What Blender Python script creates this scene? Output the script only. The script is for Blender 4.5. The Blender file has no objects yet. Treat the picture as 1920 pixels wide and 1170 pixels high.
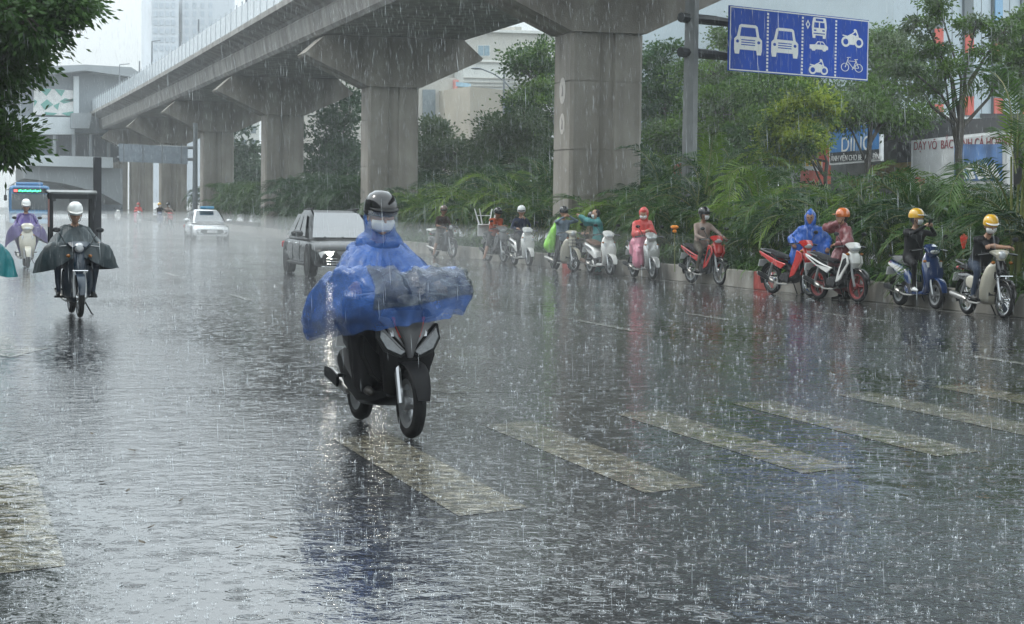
import bpy, math, random
import numpy as np
from mathutils import Vector, Matrix, noise
R = math.radians
sc = bpy.context.scene
COL = sc.collection
# ------------------------------------------------------------ camera, sky, sun, exposure
F_PX = 3700.0; CAM_H = 1.6
PITCH = math.atan(194 / F_PX); ROLL = R(0.75); TH = math.atan(1060 / F_PX)
FW = np.array([math.sin(TH) * math.cos(PITCH), math.cos(TH) * math.cos(PITCH), -math.sin(PITCH)])
_r0 = np.array([math.cos(TH), -math.sin(TH), 0.0]); _u0 = np.cross(_r0, FW)
RT = _r0 * math.cos(ROLL) + _u0 * math.sin(ROLL); UP = -_r0 * math.sin(ROLL) + _u0 * math.cos(ROLL)
cam_d = bpy.data.cameras.new('camera'); cam = bpy.data.objects.new('camera', cam_d); COL.objects.link(cam)
cam.matrix_world = Matrix(((RT[0], UP[0], -FW[0], 0), (RT[1], UP[1], -FW[1], 0), (RT[2], UP[2], -FW[2], CAM_H), (0, 0, 0, 1)))
cam_d.sensor_width = 36.0; cam_d.lens = 36.0 * F_PX / 1920.0
cam_d.clip_start = 0.1; cam_d.clip_end = 3000
sc.camera = cam
sc.view_settings.view_transform = 'Standard'; sc.view_settings.look = 'None'
sc.view_settings.exposure = 0.18; sc.view_settings.gamma = 1.0; sc.view_settings.use_curve_mapping = False
sc.render.engine = 'CYCLES'
sc.cycles.use_denoising = True
sc.cycles.max_bounces = 6; sc.cycles.diffuse_bounces = 2; sc.cycles.glossy_bounces = 3
sc.cycles.transmission_bounces = 4; sc.cycles.transparent_max_bounces = 16; sc.cycles.volume_bounces = 2
sc.cycles.sample_clamp_indirect = 6.0
SUN_EL, SUN_AZ = R(52), R(-62)          # azimuth clockwise from +Y; light comes from the left of the road
world = bpy.data.worlds.new('World'); sc.world = world; world.use_nodes = True
wn = world.node_tree; wn.nodes.clear()
w_out = wn.nodes.new('ShaderNodeOutputWorld'); w_bg = wn.nodes.new('ShaderNodeBackground')
w_sky = wn.nodes.new('ShaderNodeTexSky'); w_sky.sky_type = 'NISHITA'; w_sky.sun_disc = False
w_sky.sun_elevation = SUN_EL; w_sky.sun_rotation = SUN_AZ; w_sky.dust_density = 3.0
w_mix = wn.nodes.new('ShaderNodeMix'); w_mix.data_type = 'RGBA'; w_mix.inputs[0].default_value = 0.86
w_noi = wn.nodes.new('ShaderNodeTexNoise'); w_noi.inputs['Scale'].default_value = 3.0; w_noi.inputs['Detail'].default_value = 4.0
w_ramp = wn.nodes.new('ShaderNodeValToRGB')
w_ramp.color_ramp.elements[0].position = 0.3; w_ramp.color_ramp.elements[0].color = (8.6, 9.9, 10.4, 1)
w_ramp.color_ramp.elements[1].position = 0.7; w_ramp.color_ramp.elements[1].color = (11.5, 12.3, 12.6, 1)
wn.links.new(w_noi.outputs['Fac'], w_ramp.inputs[0]); wn.links.new(w_sky.outputs[0], w_mix.inputs[6])
wn.links.new(w_ramp.outputs[0], w_mix.inputs[7]); w_tc = wn.nodes.new('ShaderNodeTexCoord'); w_sep = wn.nodes.new('ShaderNodeSeparateXYZ'); w_mr = wn.nodes.new('ShaderNodeMapRange'); w_mul = wn.nodes.new('ShaderNodeVectorMath'); w_mul.operation = 'SCALE'
wn.links.new(w_tc.outputs['Generated'], w_sep.inputs[0]); wn.links.new(w_sep.outputs['Z'], w_mr.inputs[0])
w_mr.inputs[1].default_value = 0.07; w_mr.inputs[2].default_value = 0.36; w_mr.inputs[3].default_value = 0.78; w_mr.inputs[4].default_value = 1.9   # an overcast sky is brighter overhead
wn.links.new(w_mix.outputs[2], w_mul.inputs[0]); wn.links.new(w_mr.outputs[0], w_mul.inputs['Scale']); wn.links.new(w_mul.outputs[0], w_bg.inputs[0])
w_bg.inputs[1].default_value = 0.1; wn.links.new(w_bg.outputs[0], w_out.inputs[0])
sun_d = bpy.data.lights.new('sun', 'SUN'); sun_d.energy = 0.9; sun_d.angle = R(11); sun_d.color = (1.0, 0.97, 0.93)
sun = bpy.data.objects.new('sun', sun_d); COL.objects.link(sun)
_sd = Vector((math.sin(SUN_AZ) * math.cos(SUN_EL), math.cos(SUN_AZ) * math.cos(SUN_EL), math.sin(SUN_EL)))
sun.rotation_euler = _sd.to_track_quat('Z', 'Y').to_euler(); sun.location = _sd * 60

# ------------------------------------------------------------ where things stand: pixel of the photograph -> metres
def _ray(x, y): return FW + RT * (x - 960) / F_PX + UP * (585 - y) / F_PX
def gp(x, y, z=0.0):
    d = _ray(x, y); p = d * ((z - CAM_H) / d[2]) + [0, 0, CAM_H]; return Vector(p)
def atX(x, y, X):
    d = _ray(x, y); return Vector(d * (X / d[0]) + [0, 0, CAM_H])
def atY(x, y, Y):
    d = _ray(x, y); return Vector(d * (Y / d[1]) + [0, 0, CAM_H])
def atZ(x, y, Z): return Vector(_ray(x, y) * Z + [0, 0, CAM_H])

# ------------------------------------------------------------ materials
_mats = {}
def mat(name, col, rough=0.6, metal=0.0, var=0.12, vscale=6.0, bump=0.0, bscale=60.0, trans=0.0, emit=None, estr=1.0, coat=0.0, spec=0.5, col2=None, alpha=1.0, stretch=None, detail=5.0):
    if name in _mats: return _mats[name]
    m = bpy.data.materials.new(name); m.use_nodes = True; nt = m.node_tree; N = nt.nodes; L = nt.links
    b = N['Principled BSDF']; b.inputs['Roughness'].default_value = rough; b.inputs['Metallic'].default_value = metal
    b.inputs['Specular IOR Level'].default_value = spec; b.inputs['Coat Weight'].default_value = coat; b.inputs['Coat Roughness'].default_value = 0.08
    b.inputs['Transmission Weight'].default_value = trans; b.inputs['Alpha'].default_value = alpha
    tc = N.new('ShaderNodeTexCoord'); src = tc.outputs['Object']
    if stretch:
        mp = N.new('ShaderNodeMapping'); mp.inputs['Scale'].default_value = stretch; L.new(src, mp.inputs[0]); src = mp.outputs[0]
    if var > 0 or col2:
        no = N.new('ShaderNodeTexNoise'); no.inputs['Scale'].default_value = vscale; no.inputs['Detail'].default_value = detail
        L.new(src, no.inputs['Vector'])
        ra = N.new('ShaderNodeValToRGB'); ra.color_ramp.elements[0].position = 0.32; ra.color_ramp.elements[1].position = 0.68
        c2 = col2 or tuple(min(1, c * (1 + var)) for c in col)
        c1 = col if col2 else tuple(c * (1 - var) for c in col)
        ra.color_ramp.elements[0].color = (*c1, 1); ra.color_ramp.elements[1].color = (*c2, 1)
        L.new(no.outputs['Fac'], ra.inputs[0]); L.new(ra.outputs[0], b.inputs['Base Color'])
        mr = N.new('ShaderNodeMapRange'); mr.inputs[3].default_value = max(0.02, rough - 0.08); mr.inputs[4].default_value = min(1, rough + 0.08)
        L.new(no.outputs['Fac'], mr.inputs[0]); L.new(mr.outputs[0], b.inputs['Roughness'])
    else: b.inputs['Base Color'].default_value = (*col, 1)
    if bump > 0:
        nb = N.new('ShaderNodeTexNoise'); nb.inputs['Scale'].default_value = bscale; nb.inputs['Detail'].default_value = 4.0; L.new(src, nb.inputs['Vector'])
        bp = N.new('ShaderNodeBump'); bp.inputs['Strength'].default_value = bump; bp.inputs['Distance'].default_value = 0.02
        L.new(nb.outputs['Fac'], bp.inputs['Height']); L.new(bp.outputs[0], b.inputs['Normal'])
    if emit: b.inputs['Emission Color'].default_value = (*emit, 1); b.inputs['Emission Strength'].default_value = estr
    _mats[name] = m; return m

# ------------------------------------------------------------ mesh building
class MB:
    def __init__(s): s.v = []; s.f = []; s.mi = []; s.cur = 0; s.mats = []
    def use(s, m):
        if m not in s.mats: s.mats.append(m)
        s.cur = s.mats.index(m); return s
    def add(s, vs, fs):
        o = len(s.v); s.v += [tuple(p) for p in vs]
        for f in fs: s.f.append(tuple(i + o for i in f)); s.mi.append(s.cur)
        return s
    def box(s, c, d, rot=None, ch=0.0):
        x, y, z = (k / 2 for k in d); c = Vector(c)
        if ch > 0:
            ch = min(ch, x * .9, y * .9, z * .9); vs = []
            for k, (a, b) in {0: (x - ch, y - ch), 1: (x, y), 2: (x, y), 3: (x - ch, y - ch)}.items():
                zz = (-z, -z + ch, z - ch, z)[k]
                vs += [(-a, -b, zz), (a, -b, zz), (a, b, zz), (-a, b, zz)]
            fs = [(3, 2, 1, 0), (12, 13, 14, 15)]
            for k in range(3):
                for i in range(4):
                    j = (i + 1) % 4; fs.append((k * 4 + i, k * 4 + j, k * 4 + 4 + j, k * 4 + 4 + i))
        else:
            vs = [(-x, -y, -z), (x, -y, -z), (x, y, -z), (-x, y, -z), (-x, -y, z), (x, -y, z), (x, y, z), (-x, y, z)]
            fs = [(3, 2, 1, 0), (4, 5, 6, 7), (0, 1, 5, 4), (1, 2, 6, 5), (2, 3, 7, 6), (3, 0, 4, 7)]
        m = rot if rot is not None else Matrix.Identity(3)
        if isinstance(rot, (int, float)): m = Matrix.Rotation(rot, 3, 'Z')
        return s.add([c + m @ Vector(p) for p in vs], fs)
    def tube(s, pts, rad, n=8, cap=True, flat=1.0, side=None):
        """tube along pts; rad scalar or list; flat squashes the section across the side vector"""
        pts = [Vector(p) for p in pts]; k = len(pts)
        if not isinstance(rad, (list, tuple)): rad = [rad] * k
        vs = []; prev = None
        for i, p in enumerate(pts):
            t = (pts[min(i + 1, k - 1)] - pts[max(i - 1, 0)])
            t = t.normalized() if t.length > 1e-9 else Vector((0, 0, 1))
            ref = Vector(side) if side else (prev if prev is not None else (Vector((0, 0, 1)) if abs(t.z) < .9 else Vector((1, 0, 0))))
            a = (ref - t * ref.dot(t))
            a = a.normalized() if a.length > 1e-6 else t.orthogonal().normalized()
            b = t.cross(a); prev = a
            ra = rad[i]; rx, ry = (ra if isinstance(ra, (tuple, list)) else (ra, ra * flat))
            for j in range(n):
                w = 2 * math.pi * j / n; vs.append(p + a * rx * math.cos(w) + b * ry * math.sin(w))
        fs = [(i * n + j, i * n + (j + 1) % n, (i + 1) * n + (j + 1) % n, (i + 1) * n + j) for i in range(k - 1) for j in range(n)]
        if cap: fs += [tuple(range(n - 1, -1, -1)), tuple((k - 1) * n + j for j in range(n))]
        return s.add(vs, fs)
    def cyl(s, p0, p1, r0, r1=None, n=12): return s.tube([p0, p1], [r0, r0 if r1 is None else r1], n)
    def loft(s, secs, cap=True):
        """secs: list of equal-length vertex loops"""
        n = len(secs[0]); vs = [p for q in secs for p in q]; k = len(secs)
        fs = [(i * n + j, i * n + (j + 1) % n, (i + 1) * n + (j + 1) % n, (i + 1) * n + j) for i in range(k - 1) for j in range(n)]
        if cap: fs += [tuple(range(n - 1, -1, -1)), tuple((k - 1) * n + j for j in range(n))]
        return s.add(vs, fs)
    def body(s, path, n=16, e=2.6):
        """fairing swept in the x-z plane; path: (x, z, half width across y, half thickness); superellipse section"""
        k = len(path); secs = []
        for i, (x, z, w, h) in enumerate(path):
            x0, z0 = path[max(i - 1, 0)][:2]; x1, z1 = path[min(i + 1, k - 1)][:2]
            t = Vector((x1 - x0, 0, z1 - z0)).normalized(); nn = Vector((-t.z, 0, t.x)); q = []
            for j in range(n):
                a = 2 * math.pi * j / n; ca, sa = math.cos(a), math.sin(a)
                q.append(Vector((x, 0, z)) + Vector((0, 1, 0)) * w * math.copysign(abs(ca) ** (2 / e), ca) + nn * h * math.copysign(abs(sa) ** (2 / e), sa))
            secs.append(q)
        return s.loft(secs)
    def ball(s, c, r, nu=12, nv=8, rot=None, v0=0.0, v1=1.0):
        c = Vector(c); r = r if isinstance(r, (tuple, list)) else (r, r, r); m = rot if rot is not None else Matrix.Identity(3); secs = []
        for i in range(nv + 1):
            ph = math.pi * (v0 + (v1 - v0) * i / nv); z = math.cos(ph); q = math.sin(ph)
            secs.append([c + m @ Vector((r[0] * q * math.cos(2 * math.pi * j / nu), r[1] * q * math.sin(2 * math.pi * j / nu), r[2] * z)) for j in range(nu)])
        n = nu; vs = [p for q in secs for p in q]
        fs = [(i * n + j, (i + 1) * n + j, (i + 1) * n + (j + 1) % n, i * n + (j + 1) % n) for i in range(nv) for j in range(n)]
        return s.add(vs, fs)
    def lathe(s, prof, c=(0, 0, 0), axis='Z', n=24):
        secs = []
        for j in range(n):
            a = 2 * math.pi * j / n; q = []
            for r, h in prof:
                p = (r * math.cos(a), r * math.sin(a), h) if axis == 'Z' else ((r * math.cos(a), h, r * math.sin(a)) if axis == 'Y' else (h, r * math.cos(a), r * math.sin(a)))
                q.append(Vector(c) + Vector(p))
            secs.append(q)
        k = len(prof); vs = [p for q in secs for p in q]
        fs = [(j * k + i, ((j + 1) % n) * k + i, ((j + 1) % n) * k + i + 1, j * k + i + 1) for j in range(n) for i in range(k - 1)]
        return s.add(vs, fs)
    def prism(s, poly, o, u, v, d):
        """polygon (list of 2D) in plane o + a*u + b*v, extruded by vector d"""
        o, u, v, d = Vector(o), Vector(u), Vector(v), Vector(d); n = len(poly)
        a = [o + u * p[0] + v * p[1] for p in poly]; b = [p + d for p in a]
        return s.add(a + b, [tuple(range(n - 1, -1, -1)), tuple(range(n, 2 * n))] + [(i, (i + 1) % n, n + (i + 1) % n, n + i) for i in range(n)])
    def grid(s, rows):
        n = len(rows[0]); k = len(rows)
        return s.add([p for q in rows for p in q], [(i * n + j, i * n + j + 1, (i + 1) * n + j + 1, (i + 1) * n + j) for i in range(k - 1) for j in range(n - 1)])
    def mesh(s, name, m=None, smooth=35):
        me = bpy.data.meshes.new(name); me.from_pydata([tuple(p) for p in s.v], [], s.f)
        for k in (s.mats or ([m] if m else [])): me.materials.append(k)
        if s.mats: me.polygons.foreach_set('material_index', s.mi)
        if smooth:
            me.polygons.foreach_set('use_smooth', [True] * len(me.polygons))
            if smooth < 180: me.set_sharp_from_angle(angle=R(smooth))
        me.update(); return me
def link(name, me, parent=None, loc=None, rz=None):
    o = bpy.data.objects.new(name, me); COL.objects.link(o)
    if parent: o.parent = parent
    if loc is not None: o.location = loc
    if rz is not None: o.rotation_euler = (0, 0, rz)
    return o
def obj(name, mb, m=None, parent=None, smooth=35, **k):
    return link(name, mb.mesh(name, m, smooth), parent, **k)
def fixn(o):
    import bmesh
    bm = bmesh.new(); bm.from_mesh(o.data); bmesh.ops.recalc_face_normals(bm, faces=bm.faces); bm.to_mesh(o.data); bm.free(); return o
def thing(name, label, cat, loc=(0, 0, 0), rz=0.0, group=None):
    o = bpy.data.objects.new(name, None); COL.objects.link(o); o.location = loc; o.rotation_euler = (0, 0, rz)
    o['label'] = label; o['category'] = cat
    if group: o['group'] = group
    return o
def tag(o, label, cat, group=None, kind=None):
    if label: o['label'] = label
    if cat: o['category'] = cat
    if group: o['group'] = group
    if kind: o['kind'] = kind
    return o
def structure(o): o['kind'] = 'structure'; return o
def copy_tree(o, parent=None):
    c = o.copy(); COL.objects.link(c)
    if parent is not None: c.parent = parent
    for ch in list(o.children): copy_tree(ch, c)
    return c
def shade_bevel(o, w=0.02, seg=2):
    md = o.modifiers.new('bevel', 'BEVEL'); md.width = w; md.segments = seg; md.limit_method = 'ANGLE'; md.angle_limit = R(40); return o
rng = random.Random(7); nrg = np.random.RandomState(11)
# ------------------------------------------------------------ air full of rain: one even volume round everything
hz = MB().box((40, 190, 22), (260, 440, 46)); hzo = obj('haze', hz, None, smooth=0); hzo['kind'] = 'stuff'
hm = bpy.data.materials.new('rain_haze'); hm.use_nodes = True; hm.node_tree.nodes.clear()
_vo = hm.node_tree.nodes.new('ShaderNodeOutputMaterial'); _pv = hm.node_tree.nodes.new('ShaderNodeVolumePrincipled')
_pv.inputs['Color'].default_value = (0.955, 0.985, 1.0, 1); _pv.inputs['Density'].default_value = 0.0008; _pv.inputs['Anisotropy'].default_value = 0.3
hm.node_tree.links.new(_pv.outputs[0], _vo.inputs['Volume']); hzo.data.materials.append(hm)

sp_b = MB().box((4.2, 88, .56), (23.2, 100, 1.1)); spo = obj('road_spray', sp_b, None, smooth=0); spo['kind'] = 'stuff'
sm_ = bpy.data.materials.new('road_spray_mist'); sm_.use_nodes = True; sm_.node_tree.nodes.clear()
_v2 = sm_.node_tree.nodes.new('ShaderNodeOutputMaterial'); _p2 = sm_.node_tree.nodes.new('ShaderNodeVolumePrincipled'); _p2.inputs['Color'].default_value = (.97, .99, 1, 1); _p2.inputs['Density'].default_value = .0105; _p2.inputs['Anisotropy'].default_value = .3
sm_.node_tree.links.new(_p2.outputs[0], _v2.inputs['Volume']); spo.data.materials.append(sm_)
# ------------------------------------------------------------ materials of the place
def concrete(name, c, c2):
    m = mat(name, c, 0.75, col2=c2, vscale=0.9, bump=0.25, bscale=25)
    nt = m.node_tree; N = nt.nodes; L = nt.links; b = N['Principled BSDF']; base = b.inputs['Base Color'].links[0].from_socket
    tc = N.new('ShaderNodeTexCoord'); mp = N.new('ShaderNodeMapping'); mp.inputs['Scale'].default_value = (1.5, 1.5, 0.12)
    n2 = N.new('ShaderNodeTexNoise'); n2.inputs['Scale'].default_value = 1.1; n2.inputs['Detail'].default_value = 6
    L.new(tc.outputs['Object'], mp.inputs[0]); L.new(mp.outputs[0], n2.inputs['Vector'])
    ra = N.new('ShaderNodeValToRGB'); ra.color_ramp.elements[0].position = .38; ra.color_ramp.elements[0].color = (.52, .5, .48, 1)
    ra.color_ramp.elements[1].position = .62; ra.color_ramp.elements[1].color = (1, 1, 1, 1)
    mx = N.new('ShaderNodeMix'); mx.data_type = 'RGBA'; mx.blend_type = 'MULTIPLY'; mx.inputs[0].default_value = .75
    L.new(n2.outputs['Fac'], ra.inputs[0]); L.new(base, mx.inputs[6]); L.new(ra.outputs[0], mx.inputs[7]); L.new(mx.outputs[2], b.inputs['Base Color'])
    return m
CONC = concrete('wet_concrete', (.24, .22, .19), (.335, .315, .275))
CONC2 = concrete('deck_concrete', (.27, .265, .25), (.36, .35, .33))
STEEL = mat('galvanised_steel', (.22, .24, .25), .45, .6, vscale=14)
DARKM = mat('dark_metal', (.03, .032, .035), .4, .5)
WHITEP = mat('white_paint', (.72, .73, .72), .4, vscale=3)
GLASSB = mat('window_glass', (.05, .09, .12), .08, 0, var=.3, vscale=.4, spec=.8)

def road_material():
    m = bpy.data.materials.new('wet_asphalt'); m.use_nodes = True; nt = m.node_tree; N = nt.nodes; L = nt.links; b = N['Principled BSDF']
    g = N.new('ShaderNodeNewGeometry'); P = g.outputs['Position']
    def mapping(scale, src=P):
        mp = N.new('ShaderNodeMapping'); mp.inputs['Scale'].default_value = scale; L.new(src, mp.inputs[0]); return mp.outputs[0]
    def noi(vec, s, d=4.0, r=.5):
        n = N.new('ShaderNodeTexNoise'); n.inputs['Scale'].default_value = s; n.inputs['Detail'].default_value = d; n.inputs['Roughness'].default_value = r; L.new(vec, n.inputs['Vector']); return n.outputs['Fac']
    def mth(op, a, bb=None, c=None):
        q = N.new('ShaderNodeMath'); q.operation = op
        for i, v in enumerate((a, bb, c)):
            if v is None: continue
            if isinstance(v, (int, float)): q.inputs[i].default_value = v
            else: L.new(v, q.inputs[i])
        return q.outputs[0]
    def mr(v, a, bb, c, d):
        q = N.new('ShaderNodeMapRange'); q.interpolation_type = 'SMOOTHSTEP'; L.new(v, q.inputs[0])
        for i, k in enumerate((a, bb, c, d)): q.inputs[i + 1].default_value = k
        return q.outputs[0]
    big = noi(mapping((1, .35, 1)), .38, 3)             # broad shallow water against thinner film
    deep = mr(big, .42, .6, 0, 1)
    ra = N.new('ShaderNodeValToRGB'); ra.color_ramp.elements[0].color = (.024, .025, .028, 1); ra.color_ramp.elements[1].color = (.05, .052, .055, 1)
    L.new(noi(P, 1.3, 8), ra.inputs[0])
    fine = N.new('ShaderNodeMix'); fine.data_type = 'RGBA'; fine.blend_type = 'MULTIPLY'; fine.inputs[0].default_value = .7
    ra2 = N.new('ShaderNodeValToRGB'); ra2.color_ramp.elements[0].position = .35; ra2.color_ramp.elements[0].color = (.55, .55, .55, 1); ra2.color_ramp.elements[1].position = .65
    L.new(noi(P, 70, 2), ra2.inputs[0]); L.new(ra.outputs[0], fine.inputs[6]); L.new(ra2.outputs[0], fine.inputs[7]); L.new(fine.outputs[2], b.inputs['Base Color'])
    L.new(mr(big, .4, .62, .10, .03), b.inputs['Roughness']); b.inputs['IOR'].default_value = 1.6
    # ripples: rings round each drop that has just landed, in three sizes, and a wind chop
    h = None
    for s, k, amp in ((5.5, 30.0, 1.1), (9.0, 28.0, .8), (16.0, 26.0, .5)):
        v = N.new('ShaderNodeTexVoronoi'); v.feature = 'F1'; v.inputs['Scale'].default_value = s; v.inputs['Randomness'].default_value = 1.0
        L.new(mapping((1, 1, 0)), v.inputs['Vector']); d = v.outputs['Distance']
        sep = N.new('ShaderNodeSeparateColor'); L.new(v.outputs['Color'], sep.inputs[0])
        ph = mth('MULTIPLY', sep.outputs[0], 6.28)
        ring = mth('SINE', mth('MULTIPLY_ADD', d, k, ph))
        fall = mr(d, .0, .42, 1, 0)
        live = mr(sep.outputs[1], .35, .6, .12, 1)
        r_ = mth('MULTIPLY', mth('MULTIPLY', mth('MULTIPLY', ring, fall), live), amp / s * 2.2)
        h = r_ if h is None else mth('ADD', h, r_)
    chop = mth('MULTIPLY', noi(mapping((1.25, 1.3, 1)), 6.5, 3, .6), mr(big, .40, .6, .85, .28))
    lows = mth('MULTIPLY', noi(P, 2.2, 2), .8)
    h = mth('ADD', mth('ADD', h, chop), lows)
    grain = mth('MULTIPLY', noi(P, 140, 2), mr(big, .42, .6, .03, 0.002)); h = mth('ADD', h, grain)
    bp = N.new('ShaderNodeBump'); bp.inputs['Strength'].default_value = 1.0; bp.inputs['Distance'].default_value = .0125
    L.new(h, bp.inputs['Height']); L.new(bp.outputs[0], b.inputs['Normal'])
    return m, h, bp
ROAD, _, _ = road_material()
def paint_copy(name, c1, c2):
    m = ROAD.copy(); m.name = name; nt = m.node_tree; b = nt.nodes['Principled BSDF']
    for l in list(b.inputs['Base Color'].links): nt.links.remove(l)
    g = nt.nodes.new('ShaderNodeNewGeometry'); n = nt.nodes.new('ShaderNodeTexNoise'); n.inputs['Scale'].default_value = 9; n.inputs['Detail'].default_value = 9; n.inputs['Roughness'].default_value = .72
    r = nt.nodes.new('ShaderNodeValToRGB'); r.color_ramp.elements[0].position = .43; r.color_ramp.elements[0].color = (*c1, 1); r.color_ramp.elements[1].position = .60; r.color_ramp.elements[1].color = (*c2, 1)
    nt.links.new(g.outputs['Position'], n.inputs['Vector']); nt.links.new(n.outputs['Fac'], r.inputs[0]); nt.links.new(r.outputs[0], b.inputs['Base Color'])
    return m
YELLOW = paint_copy('worn_cream_road_paint', (.05, .048, .043), (.235, .215, .16))
FADED = paint_copy('nearly_lost_road_paint', (.035, .035, .033), (.125, .118, .095))
LINEW = paint_copy('worn_white_road_paint', (.1, .1, .095), (.42, .42, .39))

# ------------------------------------------------------------ ground and road
def sheet(name, poly, z, m):
    o = obj(name, MB().add([(x, y, z) for x, y in poly], [tuple(range(len(poly)))]), m, smooth=0); return structure(o)
GROUND = mat('far_ground', (.07, .075, .07), .6, bump=.2, bscale=3)
sheet('ground', [(-280, -120), (400, -120), (400, 590), (-280, 590)], -.02, GROUND)
def curbx(y):
    T = [(-10, 16.4), (27, 16.12), (40, 16.02), (65, 15.85), (90, 16.1), (129, 17.2), (260, 18.6)]
    for (a, xa), (b, xb) in zip(T, T[1:]):
        if y <= b: return xa + (xb - xa) * max(0, (y - a) / (b - a))
    return T[-1][1]
ys = [-10, 0, 10, 20, 27, 31, 37, 46, 61, 80, 110, 160, 260]
sheet('road', [(-9, -10)] + [(curbx(y), y) for y in ys] + [(-9, 260)], 0.0, ROAD)
sheet('far_road', [(22.6, -10), (37.0, -10), (37.0, 400), (22.6, 400)], 0.0, ROAD)
PAVE = mat('wet_paving', (.13, .125, .12), .35, col2=(.2, .19, .18), vscale=1.2, bump=.3, bscale=12)
structure(obj('far_pavement', MB().box((44, 195, .06), (14, 410, .12)), PAVE, smooth=0))
structure(obj('near_pavement', MB().box((-14, 120, .06), (10, 280, .12)), PAVE, smooth=0))
SOIL = mat('planting_soil', (.03, .035, .02), .9, col2=(.05, .06, .03), vscale=3, bump=.6, bscale=20)
mbs = MB(); L_ = []
sheet('planting_bed', [(curbx(y) + .22, y) for y in ys] + [(22.4, y) for y in reversed(ys)], .27, SOIL)
# kerb wall of precast blocks, each block an object, a few of them painted red
KERB = concrete('kerb_concrete', (.27, .26, .23), (.36, .345, .31)); KRED = mat('red_kerb_paint', (.30, .05, .04), .5, vscale=5, var=.3)
kb = thing('kerb_wall', 'long low concrete kerb wall of precast blocks along the planted median', 'kerb', (0, 0, 0))
kme = MB().box((0, 0, .18), (.16, .985, .38), ch=.018).mesh('block', KERB); kme2 = kme.copy(); kme2.materials.clear(); kme2.materials.append(KRED)
y = 18.0; i = 0
while y < 150:
    x = curbx(y + .5); x2 = curbx(y + 1.0); x1 = curbx(y)
    red = i in (19, 32, 60)
    b_ = link('block', kme2 if red else kme, kb, (x + .14 + rng.uniform(-.006, .006), y + .5, rng.uniform(-.008, 0.002))); b_.rotation_euler = (0, 0, math.atan2(-(x2 - x1), 1.0))
    if red: b_['label'] = 'kerb block painted dull red'
    y += 1.0; i += 1
kb2 = obj('kerb', MB().box((22.55, 195, .15), (.2, 410, .3), ch=.02), KERB); tag(kb2, 'plain concrete kerb on the far side of the planted median', 'kerb')
# painted lines: 4 mm sheets above the road
def strip(name, x0, x1, y0a, y0b, y1a, y1b, m, z=.002):
    return structure(obj(name, MB().add([(x0, y0a, z), (x1, y0b, z), (x1, y1b, z), (x0, y1a, z)], [(0, 1, 2, 3)]), m, smooth=0))
el = MB(); seg = [18 + k * 4 for k in range(34)]
el.grid([[(curbx(y) - .34, y, 0.002), (curbx(y) - .2, y, 0.002)] for y in seg]); structure(obj('edge_line', el, LINEW, smooth=0))
for k in range(-1, 9):
    xc = .28 + 1.245 * k; w = .22; a = 8.65 + .49 * (xc - .2); b2 = 12.1 + .5 * xc
    if k >= 0 and k != 1: strip('crossing_stripe', xc - w, xc + w, a - .05, a + .15, b2 - .1, b2 + .1, FADED if k == 1 else YELLOW)
for (x, y0, y1) in ((8.76, 24.6, 27.2), (11.1, 27.0, 28.9), (13.42, 26.5, 29.5), (11.15, 17.4, 20.0), (8.5, 33, 35.5), (4.9, 22, 24.5), (4.9, 33, 35.5), (4.9, 44, 46.5), (8.4, 44, 46.5), (8.3, 55, 57.5), (4.9, 55, 57.5), (4.9, 66, 68.5), (8.3, 66, 68.5)):
    strip('lane_dash', x - .07, x + .07, y0, y0, y1, y1, LINEW)
ar = MB().add([(.62, 20.9, 0.002), (1.1, 22.3, 0.002), (.76, 22.3, 0.002), (.76, 24.9, 0.002), (.48, 24.9, 0.002), (.48, 22.3, 0.002), (.14, 22.3, 0.002)], [(0, 1, 2, 6), (2, 3, 4, 5)])
structure(obj('lane_arrow', ar, YELLOW, smooth=0))
# manhole-like patches and seams
SEAM = paint_copy('dark_repair_tar', (.012, .012, .013), (.02, .02, .021))
for (x0, x1, y0, y1) in ((.2, 2.4, 17.2, 17.26), (1.9, 6.0, 16.4, 16.46), (9.2, 12.8, 21.2, 21.26)): strip('tar_seam', x0, x1, y0, y0 + .1, y1, y1 + .1, SEAM, .0012)

# ------------------------------------------------------------ elevated railway
PX = 18.1
PIERS_Y = [26.5 + 28.2 * k for k in range(-1, 7)]       # near faces; the second is behind the camera's right edge
PIERS_Y = [atX(1072, 70, 17.02).y + 28.0 * k for k in range(-1, 7)]
def pier_profile(w, d, ch, gw, gd):
    # plan outline, chamfered, with a shallow rain channel in the two faces across the road
    return [(-w, -d + ch), (-w + ch, -d), (-gw, -d), (-gw + .04, -d + gd), (gw - .04, -d + gd), (gw, -d), (w - ch, -d), (w, -d + ch),
            (w, d - ch), (w - ch, d), (gw, d), (gw - .04, d - gd), (-gw + .04, d - gd), (-gw, d), (-w + ch, d), (-w, d - ch)]
lifts = [(0, 1.95), (1.95, 3.3), (3.3, 5.25), (5.25, 6.62)]
pl = []
for a, b in lifts:
    m_ = MB(); pr = pier_profile(1.08, .84, .09, .24, .09)
    for (s0, za, zb) in ((1.0, a + .02, b - .02), (.975, b - .02, b + .02)):
        m_.loft([[(x * s0, y_ * s0, za) for x, y_ in pr], [(x * s0, y_ * s0, zb) for x, y_ in pr]])
    pl.append(m_.mesh('column_lift', CONC, 20))
cap = MB()
cp = [(-1.12, 6.63), (-3.75, 7.85), (-3.82, 7.95), (-2.95, 8.72), (2.95, 8.72), (3.82, 7.95), (3.75, 7.85), (1.12, 6.63)]
cap.prism(cp, (0, -1.0, 0), (1, 0, 0), (0, 0, 1), (0, 2.0, 0)); capm = cap.mesh('crosshead', CONC, 20)
bear = MB()
bear.box((0, 0, 8.70), (.7, .8, .1))
bearm = bear.mesh('bearing', DARKM, 0)
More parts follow.
